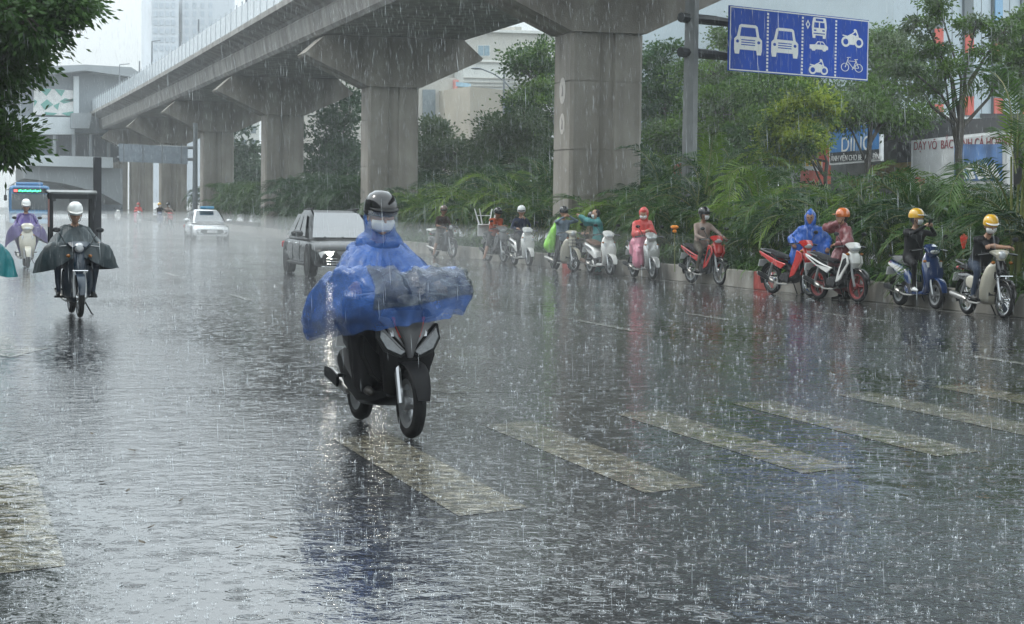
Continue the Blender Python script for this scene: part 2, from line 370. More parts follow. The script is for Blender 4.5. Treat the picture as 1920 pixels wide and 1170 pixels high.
pdesc = ['second viaduct pier, half hidden behind the palms and the black car', 'third viaduct pier, hazy behind the black car', 'fourth viaduct pier, slim and grey beside the far gantry sign', 'fifth viaduct pier, pale behind the far gantry sign', 'sixth viaduct pier, faint near the station', 'farthest viaduct pier standing at the station front']
MARKW = mat('faded_white_sticker', (.5, .47, .43), .6, vscale=30)
for k, y in enumerate(PIERS_Y):
    if k == 0: lab = 'viaduct pier nearest the camera, out to the right'
    elif k == 1: lab = 'nearest full concrete viaduct pier, with two round white markers on its side'
    else: lab = pdesc[k - 2]
    t = thing('viaduct_pier', lab, 'pier', (PX, y + .84, 0), 0, 'concrete piers carrying the viaduct')
    for me_ in pl: link('column_lift', me_, t)
    c_ = link('crosshead', capm, t); [link('bearing', bearm, c_, (sx, 0, 0)) for sx in (-2.4, 2.4)]
    if k == 1:
        for (h, r, q) in ((5.0, .3, .38), (4.05, .22, .3)):
            mm = MB().prism([(q * .75 * math.cos(a * math.pi / 12), q * math.sin(a * math.pi / 12)) for a in range(24)], (-1.083, -.05, h), (0, 1, 0), (0, 0, 1), (-.006, 0, 0))
            mk = obj('round_marker', mm, MARKW, t, smooth=0)
            e = MB().prism([(-.09, -.16), (.09, -.16), (.02, .02), (.05, .2), (-.08, .08)], (-1.0895, -.05, h), (0, 1, 0), (0, 0, 1), (-.003, 0, 0)); obj('emblem', e, mat('sticker_grey', (.22, .2, .19), .6), mk, smooth=0)
# deck: one girder per span, curved outline: overhanging lip, recessed web, lit lower web, soffit
def bendx(y): return PX + (0 if y < 120 else -((y - 120) ** 2) * .00010)
deck = thing('viaduct_deck', 'elevated railway deck of concrete box spans curving off to the station', 'viaduct', (0, 0, 0))
prof = [(-3.15, 8.74), (-3.28, 8.9), (-3.4, 9.62), (-3.32, 9.72), (-3.42, 9.85), (-4.15, 10.12), (-4.2, 10.16), (-4.2, 10.42), (-4.0, 10.46), (-4.0, 10.3), (4.0, 10.3), (4.0, 10.46), (4.2, 10.42), (4.2, 10.16), (3.42, 9.85), (3.28, 8.9), (3.15, 8.74)]
spans = [PIERS_Y[0] - 27] + PIERS_Y + [PIERS_Y[-1] + 28]
RAILG = mat('noise_barrier_panel', (.62, .68, .72), .25, alpha=.72, vscale=2)
post_me = MB().box((0, 0, .62), (.06, .08, 1.25)).mesh('barrier_post', mat('barrier_post_grey', (.45, .49, .52), .4, .3), 0)
for a, b in zip(spans, spans[1:]):
    a += .86; b += .82; g = MB(); secs = []; nseg = 8
    for q in range(nseg + 1):
        y = a + (b - a) * q / nseg; secs.append([(bendx(y) + x, y, z) for x, z in prof])
    g.loft(secs); sp = fixn(obj('deck_span', g, CONC2, deck, 20))
    for side in (-1, 1):
        pn = MB()
        if b > 40:
            npan = 14
            for q in range(npan):
                y0 = a + (b - a) * q / npan + .05; y1 = a + (b - a) * (q + 1) / npan - .05
                x = bendx((y0 + y1) / 2) + side * 4.02
                pm = MB().box((x, (y0 + y1) / 2, 11.0), (.03, y1 - y0, 1.0)); obj('barrier_panel', pm, RAILG, sp, smooth=0)
                if side < 0: link('barrier_post', post_me, sp, (x, y0 - .05, 10.44))
# lamp and catenary masts on the deck
MAST = mat('mast_grey', (.2, .22, .24), .5, .4)
for (x, y0, arm) in ((369, 62, 0), (284, 96, .5), (228, 122, .7), (458, 22, 0), (334, 75, 0), (262, 128, 0)):
    Xl = 14.3; p = atX(x, y0 + 25, Xl)
    mm = MB().tube([(0, 0, 10.3), (0, 0, 13.4 if arm else 12.6)], [.07, .05], 8)
    if arm: mm.tube([(0, 0, 13.4), (arm * 1.2, 0, 13.5)], .04, 6)
    mo = obj('deck_mast', mm, MAST); mo.location = (bendx(p.y) - 3.7, p.y, 0)
    tag(mo, ('slim lamp mast with a short arm on the viaduct edge' if arm else 'plain slim mast on the viaduct edge'), 'mast', 'masts on the viaduct edge')

# ------------------------------------------------------------ station across the road
YS = 196.0
st = thing('station_building', 'hazy elevated metro station spanning the road, with a green and white mosaic panel', 'station', (0, 0, 0))
def facade(name, pts, Y, dep, m, parent, **k):
    w = [atY(x, y, Y) for x, y in pts]
    return fixn(obj(name, MB().prism([(p.x, p.z) for p in w], (0, Y, 0), (1, 0, 0), (0, 0, 1), (0, dep, 0)), m, parent, smooth=0, **k))
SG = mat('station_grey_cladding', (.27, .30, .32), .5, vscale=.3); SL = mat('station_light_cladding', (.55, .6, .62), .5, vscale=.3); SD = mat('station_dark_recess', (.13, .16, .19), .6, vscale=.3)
facade('roof', [(-60, 150), (20, 133), (90, 124), (160, 121), (246, 126), (268, 140), (262, 146), (160, 132), (60, 142), (-60, 164)], YS - 2, 40, SG, st)
facade('upper_wall', [(-60, 160), (60, 142), (160, 132), (248, 142), (248, 250), (-60, 250)], YS, 34, mat('station_wall', (.2, .235, .26), .5, vscale=.2), st)
mo_ = facade('mosaic_panel', [(64, 164), (142, 170), (142, 217), (62, 215)], YS - .3, .28, WHITEP, st)
GRN = mat('green_mosaic', (.13, .38, .33), .4); tiles = [[(72, 165), (97, 167), (87, 180)], [(102, 167), (122, 169), (115, 181)], [(76, 196), (88, 186), (100, 196), (84, 206)], [(112, 190), (122, 184), (141, 189), (141, 184), (132, 190), (120, 194)], [(100, 198), (112, 192), (108, 206)], [(115, 212), (141, 208), (141, 217), (125, 217)], [(64, 186), (70, 190), (64, 200)], [(84, 210), (108, 212), (100, 216), (84, 215)]]
for tl in tiles: facade('mosaic_tile', tl, YS - .36, .058, GRN, mo_)
facade('white_band', [(-60, 217), (140, 220), (140, 252), (-60, 252)], YS - .5, .48, SL, st)
facade('corner_column', [(138, 143), (148, 143), (148, 222), (138, 222)], YS - .8, .7, SL, st)
facade('side_box', [(134, 212), (172, 212), (168, 240), (134, 240)], YS - 3, 2, SG, st)
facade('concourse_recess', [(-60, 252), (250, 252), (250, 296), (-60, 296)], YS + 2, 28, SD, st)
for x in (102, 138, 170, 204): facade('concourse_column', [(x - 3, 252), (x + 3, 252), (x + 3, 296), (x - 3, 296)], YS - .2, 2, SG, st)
facade('concourse_beam', [(46, 290), (212, 295), (212, 315), (46, 310)], YS - 3, 6, SL, st)
facade('underbridge', [(46, 311), (230, 316), (230, 384), (190, 362), (120, 344), (46, 334)], YS - 2, 26, SG, st)
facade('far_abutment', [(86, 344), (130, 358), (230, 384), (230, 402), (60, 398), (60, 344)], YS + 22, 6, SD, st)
facade('retaining_wall', [(12, 352), (48, 330), (92, 340), (130, 356), (130, 402), (12, 402)], YS + 10, 2, SL, st)
tw = thing('tower_block', 'pale high-rise tower fading into the rain above the viaduct', 'building', (0, 0, 0))
YT = 380.0
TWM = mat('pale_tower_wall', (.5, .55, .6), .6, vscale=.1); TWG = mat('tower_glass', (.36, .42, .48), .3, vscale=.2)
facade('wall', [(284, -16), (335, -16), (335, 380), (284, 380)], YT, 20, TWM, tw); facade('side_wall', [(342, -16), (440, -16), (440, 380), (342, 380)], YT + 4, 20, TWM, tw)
wp0 = atY(290, 0, YT)
for fl in range(7):
    for cx in (292, 303, 314, 325, 350, 365, 380, 395):
        y = 90 - fl * 16
        facade('window', [(cx - 3.4, y - 5), (cx + 3.4, y - 5), (cx + 3.4, y + 5), (cx - 3.4, y + 5)], (YT if cx < 340 else YT + 4) - .15, .13, TWG, tw)
# ------------------------------------------------------------ far gantry sign seen from behind, and its post
gs = thing('gantry_sign', 'grey back of a wide overhead lane sign on a far roadside post', 'sign', (0, 0, 0))
YG = 118.0; Pg = atY(366, 300, YG)
obj('post', MB().tube([(Pg.x, YG, 0), (Pg.x, YG, 6.4)], [.17, .13], 10), STEEL, gs)
for yy in (274, 296):
    a = atY(220, yy, YG); obj('arm', MB().tube([(Pg.x, YG, a.z), (a.x, YG, a.z)], .09, 8), STEEL, gs)
facade('sign_back', [(222, 269), (352, 276), (352, 308), (224, 303)], YG - .25, .06, mat('sign_back_grey', (.25, .29, .33), .4, .3), gs)
for x in (232, 268, 304, 340): facade('stiffener', [(x - 1, 270), (x + 1, 270), (x + 1, 306), (x - 1, 306)], YG - .29, .035, STEEL, gs)

FL = mat('dead_leaf', (.05, .035, .015), .6, vscale=30)
for (x, y_, a) in ((198, 905, .3), (240, 922, 1.2), (265, 1019, 2.0), (452, 1028, .7), (245, 846, 2.6), (344, 832, .1), (172, 815, 1.7), (285, 990, .9), (510, 1010, 2.2), (340, 940, 1.1)):
    q = MB().add([(-.028, 0, .004), (-.006, -.012, .011), (.03, 0, .016), (-.004, .013, .008), (-.045, .002, .01)], [(0, 1, 2), (0, 2, 3), (4, 0, 1)]); o = obj('fallen_leaf', q, FL, None, 0); o.location = gp(x, y_); o.location.z = .0; o.rotation_euler = (0, 0, a)
    tag(o, 'small dead leaf lying on the flooded road at the lower left', 'leaf', 'dead leaves on the wet road')
# ------------------------------------------------------------ leaves
def leafmat(name, c1, c2, tr=.35, rough=.35):
    m = bpy.data.materials.new(name); m.use_nodes = True; nt = m.node_tree; N = nt.nodes; L = nt.links; b = N['Principled BSDF']; o = N['Material Output']
    tc = N.new('ShaderNodeTexCoord'); n = N.new('ShaderNodeTexNoise'); n.inputs['Scale'].default_value = 1.3; n.inputs['Detail'].default_value = 8; L.new(tc.outputs['Object'], n.inputs['Vector'])
    r = N.new('ShaderNodeValToRGB'); r.color_ramp.elements[0].position = .35; r.color_ramp.elements[0].color = (*c1, 1); r.color_ramp.elements[1].position = .68; r.color_ramp.elements[1].color = (*c2, 1)
    L.new(n.outputs['Fac'], r.inputs[0]); L.new(r.outputs[0], b.inputs['Base Color']); b.inputs['Roughness'].default_value = rough + .12; b.inputs['Specular IOR Level'].default_value = .28
    t = N.new('ShaderNodeBsdfTranslucent'); L.new(r.outputs[0], t.inputs[0]); mx = N.new('ShaderNodeMixShader'); mx.inputs[0].default_value = tr
    L.new(b.outputs[0], mx.inputs[1]); L.new(t.outputs[0], mx.inputs[2]); L.new(mx.outputs[0], o.inputs['Surface']); return m
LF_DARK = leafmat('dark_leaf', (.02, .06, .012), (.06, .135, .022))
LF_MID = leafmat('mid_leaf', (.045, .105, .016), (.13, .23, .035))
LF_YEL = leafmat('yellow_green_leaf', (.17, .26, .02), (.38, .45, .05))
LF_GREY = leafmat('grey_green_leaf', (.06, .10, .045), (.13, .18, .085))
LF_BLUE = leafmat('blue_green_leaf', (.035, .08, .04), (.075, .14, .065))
BARK = mat('wet_bark', (.035, .03, .025), .7, col2=(.08, .07, .055), vscale=8, bump=.6, bscale=30)
def leaves_mesh(name, pts, dirs, ln, wd, m, seed, droop=.4):
    """one bent diamond per leaf"""
    r = np.random.RandomState(seed); n = len(pts); d = dirs + r.normal(0, .55, (n, 3)); d[:, 2] -= droop; d /= np.linalg.norm(d, axis=1)[:, None]
    q = r.normal(0, 1, (n, 3)); s = np.cross(d, q); s /= np.linalg.norm(s, axis=1)[:, None]; up = np.cross(s, d)
    L_ = (ln * r.uniform(.7, 1.35, n))[:, None]; W = (wd * r.uniform(.7, 1.3, n))[:, None]
    a = pts; c = pts + d * L_; mid = pts + d * L_ * .45; up = up * L_ * .1
    v = np.stack([a, mid + s * W - up, c - up * 1.5, mid - s * W - up], 1).reshape(-1, 3)
    me = bpy.data.meshes.new(name); me.vertices.add(4 * n); me.vertices.foreach_set('co', v.astype(np.float32).ravel())
    idx = np.arange(4 * n).reshape(n, 4); tri = np.stack([idx[:, [0, 1, 2]], idx[:, [0, 2, 3]]], 1).reshape(-1, 3)
    me.loops.add(6 * n); me.loops.foreach_set('vertex_index', tri.astype(np.int32).ravel())
    me.polygons.add(2 * n); me.polygons.foreach_set('loop_start', np.arange(0, 6 * n, 3, dtype=np.int32)); me.polygons.foreach_set('loop_total', np.full(2 * n, 3, dtype=np.int32))
    me.materials.append(m); me.update(calc_edges=True); me.validate(); return me
def tree(label, base, lobes, m, seed, n=16000, ln=.13, wd=.035, trunk_r=.16, fork=None, nclump=None, sub=3, droop=.4, m2=None, gap=.62, cat='tree', sr=.42):
    """lobes: (centre, radii) in world metres; limbs run from the fork into every lobe, twigs on to each leaf clump"""
    r = random.Random(seed); nr = np.random.RandomState(seed); base = Vector(base)
    t = thing('tree', label, cat, base); lob = [(Vector(c) - base, Vector(q)) for c, q in lobes]
    top = Vector(fork) - base if fork is not None else Vector((0, 0, min(c.z - q.z * .6 for c, q in lob)))
    if top.z < .8: top.z = .8
    w = MB(); k = 7; pts = [Vector((0, 0, 0)).lerp(top, i / (k - 1)) + Vector((r.uniform(-.05, .05), r.uniform(-.05, .05), 0)) * (0 < i) for i in range(k)]
    w.tube(pts, [trunk_r * (1.25 if i == 0 else 1 - .45 * i / k) for i in range(k)], 9); obj('trunk', w, BARK, t)
    tot = sum(q.x * q.z + q.y for c, q in lob); clumps = []; b = MB()
    nclump = nclump or max(30, n // 110)
    for c, q in lob:
        k_ = max(4, int(nclump * (q.x * q.z + q.y) / tot))
        p0 = pts[-1 - r.randint(0, 2)]; mid = p0.lerp(c, .5) + Vector((r.uniform(-.3, .3), r.uniform(-.3, .3), r.uniform(0, .3)))
        b.tube([p0, mid, c], [trunk_r * .42, trunk_r * .27, trunk_r * .16], 6)
        for i in range(k_):
            d = Vector((r.gauss(0, 1), r.gauss(0, 1), r.gauss(0, 1))).normalized(); s_ = r.random() ** .42
            s_ *= 1.0 + .18 * noise.noise(d * 2.2 + Vector((seed, 0, 0)))
            p = c + Vector((d.x * q.x, d.y * q.y, d.z * q.z)) * s_; clumps.append((p, d))
            if i % 2 == 0: b.tube([c.lerp(p, .12), c.lerp(p, .6) + Vector((0, 0, .08)), p], [trunk_r * .13, trunk_r * .08, .008], 4, cap=False)
    obj('limbs', b, BARK, t)
    P = []; D = []; per = max(8, n // len(clumps))
    for p, d in clumps:
        cr = r.uniform(.5, 1.25) * sr; e = nr.normal(0, 1, (per, 3)) * [cr, cr, cr * .62] * .62; P.append(np.array(p) + e); D.append(np.array(d) * .8 + e / (cr + .01) * .5)
    P = np.concatenate(P); D = np.concatenate(D)
    if m2:
        sel = nr.rand(len(clumps)).repeat(per) < .4
        link('crown', leaves_mesh('crown', P[~sel], D[~sel], ln, wd, m, seed, droop), t); link('pale_foliage', leaves_mesh('pale_foliage', P[sel], D[sel], ln, wd, m2, seed + 1, droop), t)
    else: link('crown', leaves_mesh('crown', P, D, ln, wd, m, seed, droop), t)
    return t
def lobesZ(L_):  # (px, py, depth, radius px x, radius px y, depth radius m)
    o = []
    for x, y, Z, rx, ry, rd in L_:
        s = Z / F_PX; o.append((atZ(x, y, Z), (rx * s, rd, ry * s)))
    return o
def gbase(x, Z):
    p = atZ(x, 500, Z); return (p.x, p.y, .1)
tree('big dark street tree leaning over the road at the left edge', (-2.6, 24.5, 0), lobesZ([(-60, 60, 25, 190, 120, 1.4), (25, 35, 24, 105, 55, 1.0), (-65, 190, 25, 80, 90, 1.1), (0, 262, 25, 48, 40, .7), (-90, -60, 25, 260, 90, 1.6), (110, 10, 24.5, 75, 30, .7), (5, 110, 25, 48, 36, .6)]),
     LF_DARK, 3, n=30000, ln=.105, wd=.024, trunk_r=.22, nclump=520, droop=.25, sr=.24)
tree('tall bushy tree between the nearest full pier and the grey buildings', gbase(985, 95), lobesZ([(1000, 150, 95, 50, 72, 2), (985, 215, 94, 55, 50, 2), (1015, 110, 96, 32, 40, 1.5), (1040, 220, 93, 50, 70, 2), (1000, 290, 93, 60, 40, 2)]), LF_DARK, 5, n=18000, ln=.17, wd=.05, m2=LF_MID, sr=.5)
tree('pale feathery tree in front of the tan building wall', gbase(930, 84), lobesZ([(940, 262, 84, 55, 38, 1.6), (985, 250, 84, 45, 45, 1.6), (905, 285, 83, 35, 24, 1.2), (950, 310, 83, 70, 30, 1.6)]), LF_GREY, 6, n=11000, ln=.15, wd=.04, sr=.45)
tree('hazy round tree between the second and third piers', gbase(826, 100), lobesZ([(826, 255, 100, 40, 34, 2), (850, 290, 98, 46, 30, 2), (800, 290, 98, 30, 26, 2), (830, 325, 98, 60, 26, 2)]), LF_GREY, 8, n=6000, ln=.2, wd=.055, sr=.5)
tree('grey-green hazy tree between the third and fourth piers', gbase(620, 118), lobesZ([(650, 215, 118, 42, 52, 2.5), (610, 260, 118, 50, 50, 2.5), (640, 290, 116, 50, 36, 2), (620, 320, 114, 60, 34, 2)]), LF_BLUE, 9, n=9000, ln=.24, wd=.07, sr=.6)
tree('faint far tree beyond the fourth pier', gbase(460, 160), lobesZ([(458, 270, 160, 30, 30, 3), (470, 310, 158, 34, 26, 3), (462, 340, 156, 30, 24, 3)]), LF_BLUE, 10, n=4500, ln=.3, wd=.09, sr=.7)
tree('dark tall tree just right of the nearest full pier', gbase(1250, 86), lobesZ([(1245, 130, 88, 46, 62, 2), (1262, 215, 87, 56, 52, 2), (1228, 200, 88, 34, 70, 2), (1225, 290, 87, 34, 50, 2)]), LF_DARK, 12, n=14000, ln=.17, wd=.045, m2=LF_BLUE, sr=.5)
tree('broad mid-green tree behind the sign post', gbase(1330, 78), lobesZ([(1345, 215, 78, 75, 62, 2.2), (1275, 255, 78, 62, 44, 2), (1400, 190, 79, 60, 55, 2), (1330, 140, 80, 60, 40, 1.6), (1400, 85, 82, 70, 60, 1.6), (1330, 280, 77, 60, 36, 2)]), LF_MID, 13, n=34000, ln=.15, wd=.04, m2=LF_GREY, sr=.45)
tree('dark drooping tree behind the blue lane sign', gbase(1450, 74), lobesZ([(1440, 180, 75, 62, 62, 1.8), (1500, 130, 76, 60, 60, 1.6), (1400, 260, 74, 40, 34, 1.4), (1430, 310, 73, 60, 34, 1.6)]), LF_DARK, 14, n=20000, ln=.15, wd=.036, m2=LF_MID, droop=.8, sr=.42)
tree('bright yellow-green tree below the blue lane sign', gbase(1545, 66), lobesZ([(1500, 190, 66, 55, 34, 1.3), (1470, 230, 66, 42, 34, 1.2), (1455, 275, 66, 28, 24, 1), (1532, 215, 66, 46, 30, 1.2), (1505, 262, 65, 42, 26, 1), (1490, 292, 66, 26, 18, .8)]), LF_YEL, 15, n=20000, ln=.12, wd=.034, m2=LF_MID, sr=.33, trunk_r=.1)
tree('large grey-green tree with two thin trunks in front of the shop sign', gbase(1625, 69), lobesZ([(1620, 190, 70, 85, 44, 1.6), (1600, 212, 69, 66, 26, 1.5), (1690, 215, 70, 58, 30, 1.5), (1690, 120, 71, 62, 62, 1.5), (1650, 80, 72, 40, 40, 1.2), (1570, 200, 69, 60, 34, 1.3)]), LF_MID, 16, n=30000, ln=.13, wd=.033, m2=LF_GREY, droop=.7, sr=.4, trunk_r=.13)
tree('thin open street tree with bare upward branches in front of the striped facade', gbase(1797, 58), lobesZ([(1735, 40, 58, 28, 26, .7), (1760, 10, 58, 34, 22, .7), (1745, 90, 58, 30, 20, .7), (1830, 45, 58, 30, 18, .6), (1700, 125, 58, 34, 20, .7), (1850, 105, 58, 32, 24, .6), (1870, 150, 58, 34, 22, .7), (1770, 130, 58, 30, 16, .6), (1880, 60, 58, 30, 24, .6), (1730, 170, 58, 26, 20, .6)]), LF_MID, 17, n=9000, ln=.12, wd=.03, fork=tuple(atZ(1800, 190, 58)), trunk_r=.15, sr=.26, m2=LF_GREY)
tree('leafy tree filling the upper right corner', gbase(1960, 60), lobesZ([(1925, 60, 60, 46, 42, 1), (1915, 135, 60, 42, 44, 1), (1960, 180, 60, 60, 40, 1)]), LF_MID, 18, n=10000, ln=.13, wd=.035, m2=LF_GREY, sr=.33)
tree('added light-blocking street tree on the near pavement, left of the frame', (-10.5, 34, .1), [((-10.5, 34, 6.2), (2.6, 2.8, 2.0)), ((-9.6, 31.5, 5.4), (1.8, 2, 1.4))], LF_DARK, 41, n=9000, ln=.2, wd=.06, sr=.5)  # unseen tree and its copies, added to block sky light from the left
for (yy, lb_) in ((52, 'second added light-blocking street tree on the near pavement'), (72, 'third added light-blocking street tree on the near pavement'), (14, 'added light-blocking street tree on the near pavement beside the camera')):
    c = copy_tree([o for o in bpy.data.objects if o.get('label') == 'added light-blocking street tree on the near pavement, left of the frame'][0]); c.location = (-10.8, yy, .1); c.rotation_euler.z = yy; c['label'] = lb_
# ------------------------------------------------------------ palms
PALM = [leafmat('palm_green', (.022, .07, .014), (.07, .145, .024), .3, .3), leafmat('palm_dark', (.010, .040, .012), (.032, .088, .02), .3, .28), leafmat('palm_bright', (.08, .16, .016), (.16, .26, .03), .35, .35)]
STALK = mat('palm_stalk', (.10, .14, .03), .4, col2=(.2, .2, .06), vscale=4)
def frond(ln, arch, seed, m, nl=34, wmax=.55):
    r = random.Random(seed); q = MB(); pts = []; a = R(72); p = Vector((0, 0, 0)); k = 12
    for i in range(k + 1):
        pts.append(p.copy()); p = p + Vector((math.cos(a), 0, math.sin(a))) * ln / k; a -= R(arch) / k * (1 + .9 * i / k)
    q.use(STALK).tube(pts, [.014 * (1 - .85 * i / k) + .002 for i in range(k + 1)], 4, cap=False); q.use(m)
    for i in range(nl):
        t = .2 + .8 * i / nl; f = t * k; j = min(int(f), k - 1); p = pts[j].lerp(pts[j + 1], f - j); d = (pts[j + 1] - pts[j]).normalized(); up = Vector((-d.z, 0, d.x))
        ll = wmax * math.sin(math.pi * (.12 + .85 * (1 - t) ** .8)) ** .7 * r.uniform(.85, 1.1)
        for s in (-1, 1):
            o = (Vector((0, s, 0)) * .86 + d * (.5 + .5 * t) + up * r.uniform(.12, .38)).normalized(); w = .015 + .01 * ll
            m1 = p + o * ll * .5; e = p + o * ll * .95 + Vector((0, 0, -ll * r.uniform(.1, .38))); sv = d * w
            q.add([p - sv * .3, m1 - sv, m1 + sv, p + sv * .3, e], [(0, 1, 2, 3), (1, 4, 2)])
    return q.mesh('frond', None, 0)
FR = {c: [frond(2.1, 105, 1 + c, PALM[c]), frond(1.8, 80, 2 + c, PALM[c], 30), frond(2.4, 130, 3 + c, PALM[c], 38, .6), frond(1.5, 60, 4 + c, PALM[c], 26, .5)] for c in range(3)}
def palm(x, y, h, nf, seed, label, group, c=0, stem=True):
    r = random.Random(seed); t = thing('areca_palm', label, 'palm', (x, y, .25), 0, group)
    if stem:
        sm = MB()
        for i in range(4):
            a = r.uniform(0, 6.28); d = r.uniform(.05, .3); sm.tube([(math.cos(a) * d * .4, math.sin(a) * d * .4, 0), (math.cos(a) * d, math.sin(a) * d, h * r.uniform(.5, .85))], [.035, .02], 6)
        obj('stem_cluster', sm, STALK, t); t.children[0]['kind'] = 'stuff'
    for i in range(nf):
        a = i * 2.399 + r.uniform(-.4, .4); d = r.uniform(0, .28); f = link('frond', FR[c if r.random() < .75 else r.choice((0, 1, 2))][r.randint(0, 3)], t)
        f.location = (math.cos(a) * d, math.sin(a) * d, h * r.uniform(.25, .85)); f.rotation_euler = (r.uniform(-.2, .2), r.uniform(-.5, .3), a); s_ = r.uniform(.75, 1.2); f.scale = (s_, s_, s_)
    return t
GP_ = 'areca palms planted along the median'
def plab(y, row, c):
    near = 'behind the two rightmost parked motorbikes' if y < 31 else 'behind the red and white parked motorbikes' if y < 38 else 'behind the rider in the beige shirt' if y < 43 else 'behind the pink and teal raincoats' if y < 48 else 'round the foot of the nearest full pier' if y < 56 else 'behind the riders left of the big pier' if y < 66 else 'between the big pier and the black car' if y < 84 else 'in the hazy part of the median'
    return ('bright yellow-green' if c == 2 else 'deep green' if c == 1 else 'mid-green') + (' front-row palm ' if row == 0 else ' palm ' if row == 1 else ' tall back-row palm ') + near
s_i = 0
for row, (xo, hh, st_) in enumerate(((1.75, 1.0, 1.3), (3.3, 1.75, 1.5), (5.0, 2.3, 1.6))):
    y = 22.0 + row * .6
    while y < 84:
        x = curbx(y) + xo + rng.uniform(-.35, .35); s_i += 1
        skip = any(abs(y - (py + .84)) < 1.35 and 16.5 < x < 19.7 for py in PIERS_Y)
        hgt = hh * rng.uniform(.8, 1.25) * (.40 if y < 47 else .7 if y < 51 else 1)
        c = rng.choice((0, 1, 1, 0, 2) if row < 2 else (0, 1, 1))
        if not skip: palm(x, y, hgt, 15, s_i, plab(y, row, c), GP_, c, y < 45)
        y += st_ * rng.uniform(.85, 1.2)
tp = palm(atZ(1905, 400, 33).x, atZ(1905, 400, 33).y, 3.1, 16, 991, 'tallest palm, its arching fronds rising up the right edge of the picture', GP_, 0)
palm(atZ(1320, 400, 49).x, atZ(1320, 400, 49).y, 2.3, 14, 992, 'palm standing at the foot of the sign post', GP_, 1)
for (px_, Xp, hp_, cc, lb_) in ((1345, 18.6, 2.3, 0, 'tall palm just right of the sign post'), (1420, 18.4, 1.9, 2, 'bright palm below the left end of the lane sign'), (1505, 18.0, 1.35, 1, 'dark palm above the blue poncho'), (1590, 18.2, 1.3, 2, 'bright yellow-green palm in front of the shop sign'), (1655, 18.0, 1.2, 0, 'palm below the right end of the shop sign'), (1240, 18.8, 2.0, 1, 'palm behind the coral raincoat, left of the sign post'), (1720, 18.3, 1.5, 0, 'palm above the yellow helmet of the phone user'), (940, 18.4, 2.0, 2, 'bright palm above the white chair'), (800, 18.6, 2.1, 0, 'palm standing just right of the third pier')):
    Zp = F_PX * Xp / (math.cos(TH) * (px_ + 98)); q_ = atZ(px_, 400, Zp); palm(q_.x, q_.y, hp_, 14, int(px_), lb_, GP_, cc)
palm(17.6, 49.0, 1.3, 14, 993, 'low arching palm just right of the nearest full pier', GP_, 0)
# far palms: crowns too small to show single fronds
def farpalm(seed):
    r = random.Random(seed); q = MB()
    for i in range(15):
        f = FR[r.choice((0, 0, 1))][r.randint(0, 3)]; a = i * 2.399; M_ = Matrix.Translation((math.cos(a) * .2, math.sin(a) * .2, r.uniform(.4, 1.6))) @ Matrix.Rotation(a, 4, 'Z') @ Matrix.Rotation(r.uniform(-.3, .4), 4, 'Y')
        q.add([M_ @ v.co for v in f.vertices], [tuple(p.vertices) for p in f.polygons])
    return q.mesh('areca_palm', PALM[seed % 2], 0)
FP = [farpalm(1), farpalm(2), farpalm(3)]
y = 84.0; k = 0
while y < 150:
    for xo in (1.4, 3.2, 5.0):
        x = curbx(y) + xo + rng.uniform(-.3, .3)
        if any(abs(y - (py + .84)) < 1.5 and 16.3 < x < 19.8 for py in PIERS_Y): continue
        o = link('areca_palm', FP[k % 3], None, (x, y, .2), rng.uniform(0, 6)); o.scale = (1.15,) * 3; k += 1
        tag(o, 'hazy areca palm far down the median beyond the white car', 'palm', 'far palms in the haze')
    y += 2.2
# ------------------------------------------------------------ strap-leaved lilies and low cover behind the kerb
def lily(seed, m, n=34, ln=.75):
    r = random.Random(seed); q = MB()
    for i in range(n):
        a = r.uniform(0, 6.28); l = ln * r.uniform(.6, 1.15); p = Vector((math.cos(a), math.sin(a), 0)) * r.uniform(0, .12); el_ = R(r.uniform(50, 86)); w = r.uniform(.018, .034); s = Vector((-math.sin(a), math.cos(a), 0)); L1 = []; 
        for j in range(6):
            ww = w * (.7, 1, 1, .85, .6, .08)[j]; L1.append([p - s * ww, p + s * ww]); p = p + Vector((math.cos(a) * math.cos(el_), math.sin(a) * math.cos(el_), math.sin(el_))) * l / 5; el_ -= R(r.uniform(18, 34))
        q.grid(L1)
    return q.mesh('lily_clump', m, 180)
LY = [leafmat('lily_green', (.04, .10, .02), (.10, .19, .035), .3, .28), leafmat('lily_deep', (.02, .06, .02), (.055, .12, .03), .3, .28)]
LM = [lily(1, LY[0]), lily(2, LY[1]), lily(3, LY[0], 28, .9), lily(4, LY[1], 40, .65)]
def who(y):
    for lim, w in ((28.5, 'beside the cream motorbike at the right'), (31.5, 'behind the navy scooter'), (34, 'behind the white and black motorbike'), (37, 'behind the red motorbike with nobody on it'), (41.5, 'behind the rider in the beige shirt'), (43.6, 'behind the pink raincoat'), (46, 'beside the woman in teal'), (49, 'behind the green raincoat'), (52, 'behind the white scooter and white helmet'), (55, 'behind the rider in orange'), (62, 'behind the rider in the dark shirt'), (76, 'on the empty kerb behind the black car')):
        if y < lim: return w
    return 'far along the kerb in the haze'
y = 23.0; k = 0
while y < 100:
    for xo in (.5, 1.0, 1.5):
        o = link('lily_clump', LM[rng.randint(0, 3)], None, (curbx(y) + xo + rng.uniform(-.12, .12), y + rng.uniform(-.2, .2), .22), rng.uniform(0, 6)); sc_ = rng.uniform(.85, 1.3); o.scale = (sc_, sc_, sc_)
        tag(o, ('front' if xo < .8 else 'middle' if xo < 1.2 else 'back') + ' row clump of strap-leaved lilies ' + who(y), 'plant', 'strap-leaved lilies behind the kerb'); k += 1
    y += .62 if y < 60 else 1.0
